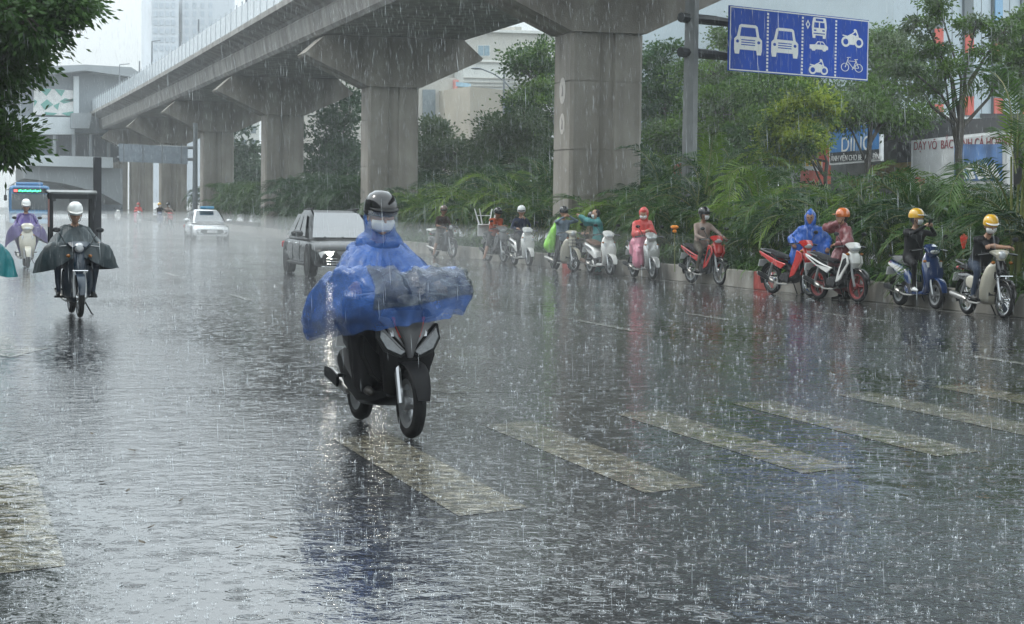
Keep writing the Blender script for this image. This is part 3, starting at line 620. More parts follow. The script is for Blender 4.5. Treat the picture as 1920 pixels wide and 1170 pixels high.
# heliconia flowers
for (x, y_, Z, c, nm, lb) in ((1265, 425, 43.5, (.9, .28, .02), 'orange_flower', 'round orange flower head in the bed beside the pink raincoat'), (1807, 452, 32.2, (.75, .06, .03), 'red_flower', 'red heliconia flower between the two rightmost riders')):
    p = atZ(x, y_, Z); q = MB(); fm = mat(nm + '_petals', c, .45, var=.2, vscale=20)
    if nm[0] == 'o': q.use(fm); q.lathe([(0, .01), (.05, .03), (.085, .01), (.09, -.02), (.05, -.05), (.02, -.06)], (0, 0, 0)); q.use(fm).ball((.0, 0, -.1), (.05, .05, .04), 8, 5)
    else:
        q.use(fm)
        for i in range(6): a = R(-35 + 14 * i); q.tube([(0, 0, -.12), (math.sin(a) * .06, 0, 0), (math.sin(a) * .12, 0, .13 - abs(i - 2.5) * .02)], [.02, .022, .003], 5)
    q.use(STALK).tube([(0, 0, -.08), (.02, 0, -p.z + .25)], [.012, .014], 5)
    o = obj(nm, q); o.location = p; tag(o, lb, 'flower')
# ------------------------------------------------------------ buildings on the far side of the road
class Plane:
    def __init__(s, Q, heading):
        s.Q = np.array(Q); h = R(heading); s.d = np.array([math.sin(h), math.cos(h), 0]); s.n = np.array([-math.cos(h), math.sin(h), 0])
        if s.n @ (s.Q * [1, 1, 0]) > 0: s.n = -s.n              # towards the viewer's side
        s.h = math.atan2(s.d[1], s.d[0])
    def uv(s, x, y):
        r = _ray(x, y); t = (s.n @ (s.Q - [0, 0, CAM_H])) / (s.n @ r); p = r * t + [0, 0, CAM_H]; return ((p - s.Q) @ s.d, p[2])
    def slab(s, name, pts, out, dep, m, parent, uv=False, **k):
        w = pts if uv else [s.uv(x, y) for x, y in pts]; o = s.Q * [1, 1, 0] + s.n * out
        return fixn(obj(name, MB().prism(w, o, s.d, (0, 0, 1), -s.n * dep), m, parent, smooth=0, **k))
    def text(s, name, txt, x, y, h, m, parent, out, sx=1.0):
        u, z = s.uv(x, y); cu = bpy.data.curves.new(name, 'FONT'); cu.body = txt; cu.size = h; cu.extrude = .006; cu.materials.append(m); cu.fill_mode = 'BOTH'
        o = bpy.data.objects.new(name, cu); COL.objects.link(o); p = s.Q * [1, 1, 0] + s.d * u + s.n * out
        flip = s.d @ RT < 0; ex = -s.d if flip else s.d
        bpy.context.view_layer.update(); me = bpy.data.meshes.new_from_object(o); bpy.data.objects.remove(o); o = link(name, me)
        M_ = Matrix(((ex[0] * sx, 0, s.n[0], p[0]), (ex[1] * sx, 0, s.n[1], p[1]), (0, 1, 0, z), (0, 0, 0, 1)))
        o.matrix_world = M_
        if parent is not None: o.parent = parent
        return o
def rect(x0, y0, x1, y1, s=0.0): return [(x0, y0), (x1, y0 + s * (x1 - x0)), (x1, y1 + s * (x1 - x0)), (x0, y1)]
BLU = mat('pale_blue_cladding', (.42, .49, .53), .4, vscale=.3); RED = mat('red_band', (.55, .09, .06), .45, vscale=1); GRYB = mat('grey_band', (.13, .155, .165), .4, vscale=.6)
SKYG = mat('sky_blue_glass', (.16, .34, .52), .1, var=.15, vscale=.15, spec=.9)
WHT = mat('white_frame', (.68, .7, .7), .5, vscale=2)
pb = Plane(atZ(1755, 214, 84), 59.5); b = thing('striped_building', 'pale blue building with vertical grey and red bands above the dark awning', 'building')
pb.slab('wall', [(1676, -700), (2500, -620), (2500, 286), (1676, 208)], 0, 14, BLU, b)
for (x0, x1, reds) in ((1747, 1764, ((54, 92), (196, 212))), (1804, 1821, ((62, 101), (181, 216))), (1858, 1876, ((69, 104), (184, 221))), (1912, 1930, ((72, 108), (188, 226)))):
    bd = pb.slab('band', rect(x0, -660, x1, 224), .12, .1, GRYB, b)
    for (y0, y1) in reds: pb.slab('red_panel', rect(x0 + .5, y0, x1 - .5, y1), .15, .025, RED, bd)
pb.slab('window', rect(1860, -60, 1874, 38), .17, .04, SKYG, b)
for x in (1720, 1785, 1840, 1893): pb.slab('cladding_joint', rect(x - .5, -660, x + .5, 216), .012, .008, GRYB, b)
pb.slab('cornice', [(1676, 208), (2120, 248), (2120, 252), (1676, 212)], .3, .3, WHT, b)
gb_ = thing('glass_building', 'blue glass curtain wall with white frame behind the lane sign', 'building')
pg = Plane(atZ(1640, 40, 92), 78)
pg.slab('wall', rect(1586, -560, 1682, 330), 0, 12, WHT, gb_)
for (x0, x1) in ((1597, 1611), (1612, 1642), (1643.5, 1676)):
    for (y0, y1) in ((-540, -498), (-494, -452), (-448, -406), (-402, -360), (-356, -314), (-310, -268), (-264, -222), (-218, -172), (-168, -124), (-120, -80), (-76, -32), (-30, 13), (15, 56), (58, 104), (106, 150), (152, 196), (198, 240)): pg.slab('glass_pane', [(x0, y0 + (1676 - x0) * .14 - 8), (x1, y0 + (1676 - x1) * .14 - 8), (x1, y1 + (1676 - x1) * .14 - 8), (x0, y1 + (1676 - x0) * .14 - 8)], .06, .05, SKYG, gb_)
yb = thing('cream_building', 'cream building with an oval ornate window behind the lane sign', 'building')
py = Plane(atZ(1545, 20, 96), 72); CRM = mat('cream_render', (.55, .47, .31), .7, vscale=.8)
py.slab('wall', rect(1508, -90, 1564, 330), 0, 10, CRM, yb); py.slab('side_wall', rect(1564, -90, 1594, 330), -.3, 9, mat('grey_render', (.33, .34, .33), .7, vscale=.6), yb)
ov = [(1535 + 13.5 * math.cos(a * math.pi / 12), -2 + 27 * math.sin(a * math.pi / 12)) for a in range(24)]; w_ = py.slab('window_surround', ov, .1, .1, WHT, yb)
py.slab('pane', rect(1525, -20, 1534, 10), .13, .02, GLASSB, w_); py.slab('pane', rect(1536, -20, 1545, 10), .13, .02, GLASSB, w_)
for y in (-66, -42, -18, 4, 28, 52, 80, 110, 140): py.slab('louvre_window', rect(1574, y, 1588, y + 16), -.15, .1, GRYB, yb)
lb = thing('grey_blue_building', 'plain grey-blue building rising above the trees left of the cream one', 'building')
pl_ = Plane(atZ(1450, 20, 110), 80); pl_.slab('wall', rect(1395, -80, 1507, 330), 0, 12, mat('bluegrey_render', (.3, .37, .44), .6, vscale=.3), lb)
for x in (1404, 1432, 1460, 1484):
    for y in (-60, -20, 20, 60, 100): pl_.slab('window', rect(x, y, x + 14, y + 20), .05, .04, GLASSB, lb)
ll = thing('low_white_building', 'low white building with red balcony seen left of the lane sign', 'building')
pw = Plane(atZ(1330, 60, 118), 78); pw.slab('wall', rect(1290, -10, 1385, 330), 0, 10, WHT, ll); pw.slab('balcony', rect(1306, 50, 1330, 84), .5, .5, mat('pink_render', (.5, .2, .17), .6), ll)
for y in (4, 30): pw.slab('window', rect(1306, y, 1325, y + 14), .05, .04, GLASSB, ll)
# shops under the striped building: dark awning, signs facing the road
X0 = 41.0; pr_ = Plane((X0, 90, 0), 0.0)
sh = thing('shop_building', 'dark ground-floor shop front with a long awning beneath the striped facade', 'building')
WOOD = mat('brown_timber', (.10, .065, .04), .6, vscale=3, stretch=(6, 6, .6)); AWN = mat('dark_awning', (.06, .06, .062), .6, vscale=2)
pr_.slab('wall', [(1380, 210), (2060, 210), (2060, 420), (1380, 420)], -2.6, 4, mat('shop_back_wall', (.10, .10, .1), .6, vscale=.4, var=.4), sh)
pr_.slab('awning', [(1690, 232), (2060, 214), (2060, 256), (1690, 268)], .9, 3.4, AWN, sh)
for x in (1742, 1776, 1846, 1890): pr_.slab('timber_post', rect(x - 4, 250, x + 4, 400), .1, .25, WOOD, sh)
pr_.slab('roller_shutter', rect(1672, 274, 1732, 400), -2.0, .3, mat('grey_shutter', (.22, .25, .28), .5, vscale=1), sh)
pr_.slab('yellow_panel', [(1578, 312), (1730, 300), (1730, 336), (1578, 348)], -.4, .2, mat('ochre_panel', (.42, .26, .05), .6, var=.4, vscale=2), sh)
for i in range(9): pr_.slab('paling', rect(1746 + i * 5, 318, 1748.4 + i * 5, 352), .5, .06, mat('pale_paling', (.4, .36, .28), .7), sh)
pr2_ = Plane((36.9, 90, 0), 0.0)
s1 = thing('shop_sign', 'blue shop sign with white letters and a black strip, between two thin trunks', 'sign')
pr2_.slab('frame', [(1575, 238), (1672, 228), (1672, 302), (1575, 310)], .5, .14, WHT, s1)
pr2_.slab('blue_panel', [(1577.5, 241), (1669.5, 231), (1669.5, 280), (1577.5, 287)], .53, .025, mat('sign_blue', (.03, .17, .42), .4, vscale=1), s1)
pr2_.slab('black_strip', [(1577.5, 287), (1669.5, 280), (1669.5, 298), (1577.5, 306)], .53, .025, DARKM, s1)
pr2_.text('lettering', 'ẢNH VIỆN CHO BÉ - GIA ĐÌNH', 1579.5, 303, .335, WHITEP, None, .545, 1.04).parent = s1
pr2_.text('lettering', 'DINO', 1598, 285, .86, WHITEP, None, .545, 1.35).parent = s1
s2 = thing('shop_sign', 'red shop sign with yellow and white shapes beside the blue one', 'sign')
pr2_.slab('board', [(1520, 282), (1573, 272), (1573, 345), (1520, 352)], .5, .12, RED, s2); pr2_.slab('white_band', [(1522, 296), (1562, 300), (1562, 322), (1522, 318)], .52, .015, WHITEP, s2)
for i in range(5): pr2_.slab('yellow_letter', rect(1524 + i * 8, 298, 1529 + i * 8, 312), .535, .012, mat('sign_yellow', (.7, .45, .04), .5), s2)
s3 = thing('shop_billboard', 'large white framed billboard with dark red lettering, behind the palms at the right', 'sign')
pr_.slab('frame', [(1772, 265), (1960, 246), (1960, 360), (1772, 372)], 1.6, .2, WHT, s3)
pr_.slab('panel', [(1777, 270), (1956, 252), (1956, 356), (1777, 368)], 1.64, .03, mat('poster_grey_white', (.5, .52, .52), .5, vscale=1.2), s3)
pr_.text('lettering', 'DẠY VÕ  BẮC VĨNH CÁ HOÀNG', 1779, 283, .5, mat('maroon_letters', (.22, .03, .04), .5), None, 1.66, 1.1).parent = s3
pr_.slab('red_corner', rect(1777, 334, 1800, 350), 1.67, .02, RED, s3)
pr_.slab('blue_picture', rect(1858, 272, 1950, 340), 1.67, .02, mat('poster_blue', (.08, .17, .36), .5, var=.5, vscale=.8), s3)
for q in range(5): pr_.slab('white_stripe', [(1862 + q * 16, 312), (1872 + q * 16, 306), (1884 + q * 16, 336), (1874 + q * 16, 338)], 1.69, .015, WHITEP, s3)
s4 = thing('small_round_topped_sign', 'small grey round-topped board with a red half, among the palms under the sign post', 'sign')
p4 = Plane(atZ(1275, 330, 56), 100); ar_ = [(1262, 345), (1262, 316)] + [(1280 - 18 * math.cos(a * math.pi / 10), 318 - 15 * math.sin(a * math.pi / 10)) for a in range(1, 10)] + [(1298, 316), (1298, 345)]
p4.slab('board', ar_, 0, .05, STEEL, s4); p4.slab('red_panel', [(1262.5, 343), (1262.5, 312), (1270, 307), (1279, 306), (1279, 343)], .02, .015, RED, s4); p4.slab('post', rect(1278, 345, 1281, 430), -.06, .05, STEEL, s4)
# far buildings between the piers
g1 = thing('grey_office_block', 'grey concrete office block with white awnings seen under the deck', 'building')
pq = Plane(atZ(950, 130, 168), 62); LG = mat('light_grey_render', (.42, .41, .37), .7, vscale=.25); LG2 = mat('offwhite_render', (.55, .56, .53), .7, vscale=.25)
pq.slab('wall', rect(830, 56, 1090, 330, .03), 0, 20, LG, g1); pq.slab('lower_storeys', rect(850, 112, 1090, 330, .03), 1.2, 1.1, LG2, g1)
for (x, y, w, h) in ((894, 84, 24, 22), (975, 92, 26, 10), (1010, 96, 14, 12), (860, 80, 18, 22)):
    f = pq.slab('window_frame', rect(x, y, x + w, y + h), .06, .05, LG2, g1); pq.slab('pane', rect(x + 1.5, y + 1.5, x + w / 2 - .6, y + h - 1.5), .09, .02, mat('pale_window', (.18, .27, .32), .15), f); pq.slab('pane', rect(x + w / 2 + .6, y + 1.5, x + w - 1.5, y + h - 1.5), .09, .02, _mats['pale_window'], f)
pq.slab('awning', rect(957, 99, 996, 104, .02), 2.6, 1.3, WHT, g1); pq.slab('parapet', rect(830, 53, 1090, 58, .03), .4, .8, LG2, g1); pq.slab('rooftop_box', rect(966, 50, 978, 60), 0, 3, LG, g1)
for y in (116, 146, 154, 161): pq.slab('ledge', rect(850, y, 1090, y + 1.5, .02), 1.4, .25, LG, g1)
g2 = thing('tan_walled_house', 'narrow house with a blank tan side wall and blue-edged front', 'building')
ps = Plane(atZ(900, 210, 146), 84); pt2 = Plane(atZ(881, 210, 147), 20)
ps.slab('side_wall', [(881, 162), (958, 170), (958, 330), (881, 330)], 0, 9, mat('tan_render', (.36, .33, .27), .75, vscale=.3), g2)
pf = Plane(atZ(870, 210, 149), 118)
pf.slab('front_wall', [(858, 158), (881, 162), (881, 330), (858, 330)], 0, 1.2, LG2, g2)
pf.slab('blue_trim', [(857, 154), (882, 157), (882, 164), (857, 162)], .4, .6, mat('pale_blue_trim', (.3, .45, .55), .5), g2); pf.slab('blue_trim', [(858, 234), (881, 236), (881, 242), (858, 240)], .4, .6, _mats['pale_blue_trim'], g2)
for y in (180, 206, 248): 
    f = pf.slab('window_frame', rect(864, y, 877, y + 16), .06, .05, WHT, g2)
    for q in (865.2, 869.3, 873.4): pf.slab('pane', rect(q, y + 1.5, q + 2.8, y + 14.5), .08, .015, GLASSB, f)
pf.slab('window_frame', rect(1, 1, 2, 2), 0, .01, WHT, g2) if 0 else None
ps.slab('side_window', rect(945, 190, 957, 212), .06, .05, GLASSB, g2)
g3 = thing('pink_edged_house', 'slim house with a pink corner strip and shuttered window', 'building')
pz = Plane(atZ(830, 200, 152), 80); pz.slab('wall', rect(786, 146, 856, 330), 0, 8, LG, g3); pz.slab('pink_strip', rect(849, 150, 857, 236), .3, .3, mat('pink_strip', (.5, .22, .2), .6), g3)
pz.slab('window', rect(824, 190, 848, 210), .05, .04, GLASSB, g3); pz.slab('sill', rect(822, 211, 850, 214), .25, .25, WHT, g3); pz.slab('window', rect(792, 168, 816, 226), .05, .04, mat('dull_window', (.2, .24, .26), .3), g3); pz.slab('sill', rect(788, 227, 820, 232), .3, .3, WHT, g3)
g4 = thing('distant_pale_house', 'distant pale house front between the fourth and fifth piers', 'building')
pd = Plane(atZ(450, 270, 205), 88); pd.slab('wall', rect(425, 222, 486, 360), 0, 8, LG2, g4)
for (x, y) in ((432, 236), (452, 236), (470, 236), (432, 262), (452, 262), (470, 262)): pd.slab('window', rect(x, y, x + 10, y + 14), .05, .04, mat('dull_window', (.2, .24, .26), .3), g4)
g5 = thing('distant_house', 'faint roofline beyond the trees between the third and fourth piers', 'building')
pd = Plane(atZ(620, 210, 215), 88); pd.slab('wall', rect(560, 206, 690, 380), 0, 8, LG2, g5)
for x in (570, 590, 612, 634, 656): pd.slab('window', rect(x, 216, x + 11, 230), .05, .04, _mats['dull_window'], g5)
# street lamp on the far pavement
sl = thing('street_lamp', 'thin curved-arm street lamp in front of the grey block', 'lamp'); pp = atZ(944, 230, 120)
obj('post', MB().tube([(pp.x, pp.y, .1), (pp.x, pp.y, atZ(944, 130, 120).z)], [.1, .06], 8), STEEL, sl)
aa = [atZ(x, y, 120) for x, y in ((962, 172), (946, 152), (925, 138), (905, 130), (893, 128))]; obj('arm', MB().tube(aa, .045, 6), STEEL, sl); obj('lamp_head', MB().ball(aa[-1], (.35, .2, .08)), STEEL, sl)

# ------------------------------------------------------------ blue lane sign
sp_ = atZ(1292, 330, 51); SGN = thing('lane_sign', 'blue overhead lane sign with white car, bus, motorbike and bicycle symbols on a grey post', 'sign')
obj('post', MB().tube([(sp_.x, sp_.y, .2), (sp_.x, sp_.y, 11)], [.22, .17], 8), mat('post_grey', (.19, .2, .2), .5, .3, vscale=2), SGN, smooth=20)
HD = 66.0; h_ = R(HD); dv = Vector((math.sin(h_), math.cos(h_), 0)); nv = Vector((-math.cos(h_), math.sin(h_), 0)); nv = -nv if nv.y > 0 else nv
pS = Plane(atZ(1366, 70, 50.5), HD); (u0, z0), (u1, z1) = pS.uv(1366, 132), pS.uv(1366, 9); (u2, z2), (u3, z3) = pS.uv(1627, 152), pS.uv(1629, 38)
SW = u2 - u0; SH = ((z1 - z0) + (z3 - z2)) / 2; tl_ = math.atan2(((z3 + z2) - (z1 + z0)) / 2, SW)
O = Vector(pS.Q * [1, 1, 0]) + dv * u0 + Vector((0, 0, z0)); U = dv * math.cos(tl_) + Vector((0, 0, math.sin(tl_))); V = Vector((0, 0, 1)) * math.cos(tl_) - dv * math.sin(tl_); Nn = Vector(pS.n)
SB = mat('sign_face_blue', (.003, .055, .36), .55, spec=.15, var=.14, vscale=2.2, stretch=(1, 1, .3)); SWH = mat('sign_white', (.66, .68, .66), .4, var=.05)
brd = fixn(obj('board', MB().prism([(0, 0), (SW, 0), (SW, SH), (0, SH)], O, U, V, -Nn * .05), SB, SGN, smooth=0))
def on(name, poly, lift=.004, m=SWH, th=.003, par=brd):   # poly in metres on the sign face
    return fixn(obj(name, MB().prism(poly, O + Nn * lift, U, V, Nn * th), m, par, smooth=0))
bw = .028; e_ = .02
bm_ = MB()
for r_ in ([(e_, e_), (SW - e_, e_), (SW - e_, e_ + bw), (e_, e_ + bw)], [(e_, SH - e_ - bw), (SW - e_, SH - e_ - bw), (SW - e_, SH - e_), (e_, SH - e_)], [(e_, e_ + bw), (e_ + bw, e_ + bw), (e_ + bw, SH - e_ - bw), (e_, SH - e_ - bw)], [(SW - e_ - bw, e_ + bw), (SW - e_, e_ + bw), (SW - e_, SH - e_ - bw), (SW - e_ - bw, SH - e_ - bw)]): bm_.prism(r_, O + Nn * .004, U, V, Nn * .003)
fixn(obj('white_border', bm_, SWH, brd, smooth=0))
for x in (.262, .508, .752):
    q = MB(); n_ = 17
    for i in range(n_): a = .06 + (SH - .12) * i / n_; q.prism([(x * SW - .035, a), (x * SW + .035, a), (x * SW + .035, a + (SH - .12) / n_ * .62), (x * SW - .035, a + (SH - .12) / n_ * .62)], O + Nn * .004, U, V, Nn * .003)
    d_ = fixn(obj('dashed_divider', q, SWH, brd, smooth=0)); d_['kind'] = 'stuff'
def icon(name, cx, cy, w, h, polys, cuts=()):
    """polygons in a unit box, cuts in sign blue on top"""
    first = None
    for i, pl0 in enumerate(polys):
        q = [((cx + (x - .5) * w), (cy + (y - .5) * h)) for x, y in pl0]
        if first is None: first = MB()
        first.prism(q, O + Nn * (.004 + .0002 * i), U, V, Nn * .003)
    ic = fixn(obj(name, first, SWH, brd, smooth=0))
    if cuts:
        q2 = MB()
        for pl0 in cuts: q2.prism([((cx + (x - .5) * w), (cy + (y - .5) * h)) for x, y in pl0], O + Nn * .0085, U, V, Nn * .002)
        fixn(obj('blue_detail', q2, SB, brd, smooth=0))
def circ(cx, cy, rx, ry, n=20): return [(cx + rx * math.cos(2 * math.pi * i / n), cy + ry * math.sin(2 * math.pi * i / n)) for i in range(n)]
def bar(x0, y0, x1, y1, t):
    dx, dy = x1 - x0, y1 - y0; l = math.hypot(dx, dy); a, b_ = -dy / l * t / 2, dx / l * t / 2; return [(x0 + a, y0 + b_), (x1 + a, y1 + b_), (x1 - a, y1 - b_), (x0 - a, y0 - b_)]
car_f = [[(0, .15), (0, .5), (.1, .6), (.17, .95), (.24, 1), (.76, 1), (.83, .95), (.9, .6), (1, .5), (1, .15), (.97, 0), (.82, 0), (.8, .15), (.2, .15), (.18, 0), (.03, 0)]]
car_c = [[(.2, .6), (.25, .9), (.75, .9), (.8, .6)], circ(.12, .42, .055, .055, 12), circ(.88, .42, .055, .055, 12)] + [[(.25, y), (.75, y), (.75, y + .035), (.25, y + .035)] for y in (.3, .38, .46)]
for k in (0, 1): icon('car_symbol', SW * (.128 + .255 * k), SH * .5, SW * .19, SH * .46, car_f, car_c)
bus_ = [[(.05, .15), (0, .55), (.08, .97), (.15, 1), (.85, 1), (.92, .97), (1, .55), (.95, .15), (.92, 0), (.75, 0), (.74, .13), (.26, .13), (.25, 0), (.08, 0)]]
icon('bus_symbol', SW * .628, SH * .79, SW * .11, SH * .33, bus_, [[(.14, .5), (.17, .76), (.46, .76), (.46, .5)], [(.54, .5), (.54, .76), (.83, .76), (.86, .5)], [(.25, .83), (.75, .83), (.75, .94), (.25, .94)], [(.12, .2), (.88, .2), (.88, .25), (.12, .25)], [(.14, .34), (.3, .34), (.3, .41), (.14, .41)], [(.7, .34), (.86, .34), (.86, .41), (.7, .41)]])
icon('diamond_symbol', SW * .545, SH * .83, SW * .032, SH * .15, [[(.5, 0), (1, .5), (.5, 1), (0, .5)]], [[(.5, .25), (.76, .5), (.5, .75), (.24, .5)]])
icon('side_car_symbol', SW * .628, SH * .5, SW * .135, SH * .155, [[(0, .2), (.0, .6), (.3, .66), (.42, 1), (.72, 1), (.86, .66), (1, .5), (1, .2), (.9, .14), (.85, 0), (.74, 0), (.68, .16), (.34, .16), (.28, 0), (.15, 0), (.1, .14)]], [[(.37, .66), (.45, .9), (.56, .9), (.56, .66)], [(.6, .66), (.6, .9), (.7, .9), (.8, .66)]])
moto = [circ(.2, .28, .2, .28), circ(.8, .28, .2, .28), [(.3, .3), (.28, .6), (.42, .72), (.55, .55), (.85, .52), (.92, .42), (.62, .44), (.6, .14), (.38, .14)], bar(.05, .62, .34, .56, .06), [(.38, .6), (.42, .72), (.62, .66), (.7, .5), (.56, .5)], [(.58, .96), (.68, .96), (.8, .56), (.62, .54), (.7, .72)], circ(.61, .93, .06, .08, 10), bar(.36, .6, .62, .86, .05)]
mcut = [circ(.2, .28, .115, .16), circ(.8, .28, .115, .16)]
icon('motorbike_symbol', SW * .628, SH * .17, SW * .14, SH * .25, moto, mcut); icon('motorbike_symbol', SW * .875, SH * .68, SW * .165, SH * .3, moto, mcut)
def ring_bars(cx, cy, rx, ry, n=16, t=.035): return [bar(cx + rx * math.cos(2 * math.pi * i / n), cy + ry * math.sin(2 * math.pi * i / n), cx + rx * math.cos(2 * math.pi * (i + 1) / n), cy + ry * math.sin(2 * math.pi * (i + 1) / n), t) for i in range(n)]
bic = ring_bars(.19, .3, .17, .26) + ring_bars(.81, .3, .17, .26) + [bar(.19, .3, .33, .9, .035), bar(.33, .72, .68, .72, .035), bar(.81, .3, .66, .82, .035), bar(.32, .66, .56, .26, .035), bar(.68, .72, .56, .26, .035), bar(.56, .26, .81, .3, .035), bar(.26, .93, .42, .96, .04), bar(.6, .83, .76, .86, .045), bar(.5, .16, .6, .34, .03)]
icon('bicycle_symbol', SW * .875, SH * .25, SW * .165, SH * .25, bic)
for yy in (36, 100):
    z = atZ(1292, yy, 51).z; a = Vector((sp_.x, sp_.y, z)); e = O + U * (SW * .6) + V * ((z - O.z)); e = Vector(pS.Q * [1, 1, 0]) + dv * (SW * .7) - Nn * .16 + Vector((0, 0, z - .2)); s_ = Vector((sp_.x, sp_.y, z)) - dv * .35 - Nn * .0
    q = MB().tube([a - dv * .4, a + dv * .9], .13, 8); q.tube([a + dv * .9, e], [.12, .08], 8); obj('arm', q, DARKM, SGN)

# unseen terrace added on the near side to cut skylight and darken reflections
tr = thing('light_blocking_terrace', 'unseen row of four-storey shop-houses added as a light blocker, left of the frame', 'building', (-20, 80, 0))
obj('wall', MB().box((0, 0, 7.5), (6, 220, 15)), mat('light_blocker_grey', (.09, .09, .085), .7, vscale=.2), tr, 0)
wme = MB().box((0, 0, 0), (.12, 1.6, 1.7)).mesh('window', GLASSB, 0)
for f_ in range(4):
    for k_ in range(26): link('window', wme, tr, (3.03, -100 + k_ * 8, 2.0 + f_ * 3.1))
# ------------------------------------------------------------ cars and bus (forward is local +x)
TYRE = mat('tyre_rubber', (.014, .014, .015), .65, var=.2, vscale=30, spec=.2); ALLOY = mat('alloy', (.35, .36, .37), .3, .8, var=.05); CHROME = mat('chrome', (.6, .61, .62), .12, 1.0, var=0)
LAMP = mat('lamp_lens', (.5, .52, .54), .08, .1, var=.1, vscale=20, coat=1.0); CARG = mat('car_glass', (.03, .045, .055), .04, var=.2, vscale=1.5, spec=.9, coat=1); TINT = mat('tinted_side_glass', (.008, .010, .011), .15, spec=.2); BLACKP = mat('black_plastic', (.011, .012, .013), .5, spec=.2)
LIT = mat('lit_headlamp', (.8, .8, .75), .2, var=0, emit=(1, .95, .82), estr=70.0)
REDL = mat('red_lens', (.4, .02, .015), .15, var=.05)
def car_wheel(parent, x, y, r, w, name='wheel'):
    s = 1 if y > 0 else -1
    q = MB().lathe([(r * .62, -w / 2), (r * .93, -w / 2), (r, -w * .32), (r, w * .32), (r * .93, w / 2), (r * .62, w / 2)], (x, y, r), 'Y', 28); t = obj(name, q, TYRE, parent)
    q = MB().lathe([(0, s * w * .36), (r * .2, s * w * .36), (r * .56, s * w * .22), (r * .64, s * w * .44), (r * .66, s * w * .2), (r * .6, -s * w * .3)], (x, y, r), 'Y', 24)
    for i in range(5):
        a = i * 2 * math.pi / 5; d = Vector((math.cos(a), 0, math.sin(a))); e = Vector((-math.sin(a), 0, math.cos(a))); c = Vector((x, y + s * w * .38, r))
        q.add([c + e * .05, c + d * r * .62 + e * .035, c + d * r * .62 - e * .035, c - e * .05], [(0, 1, 2, 3)])
    obj('rim', q, ALLOY, t)
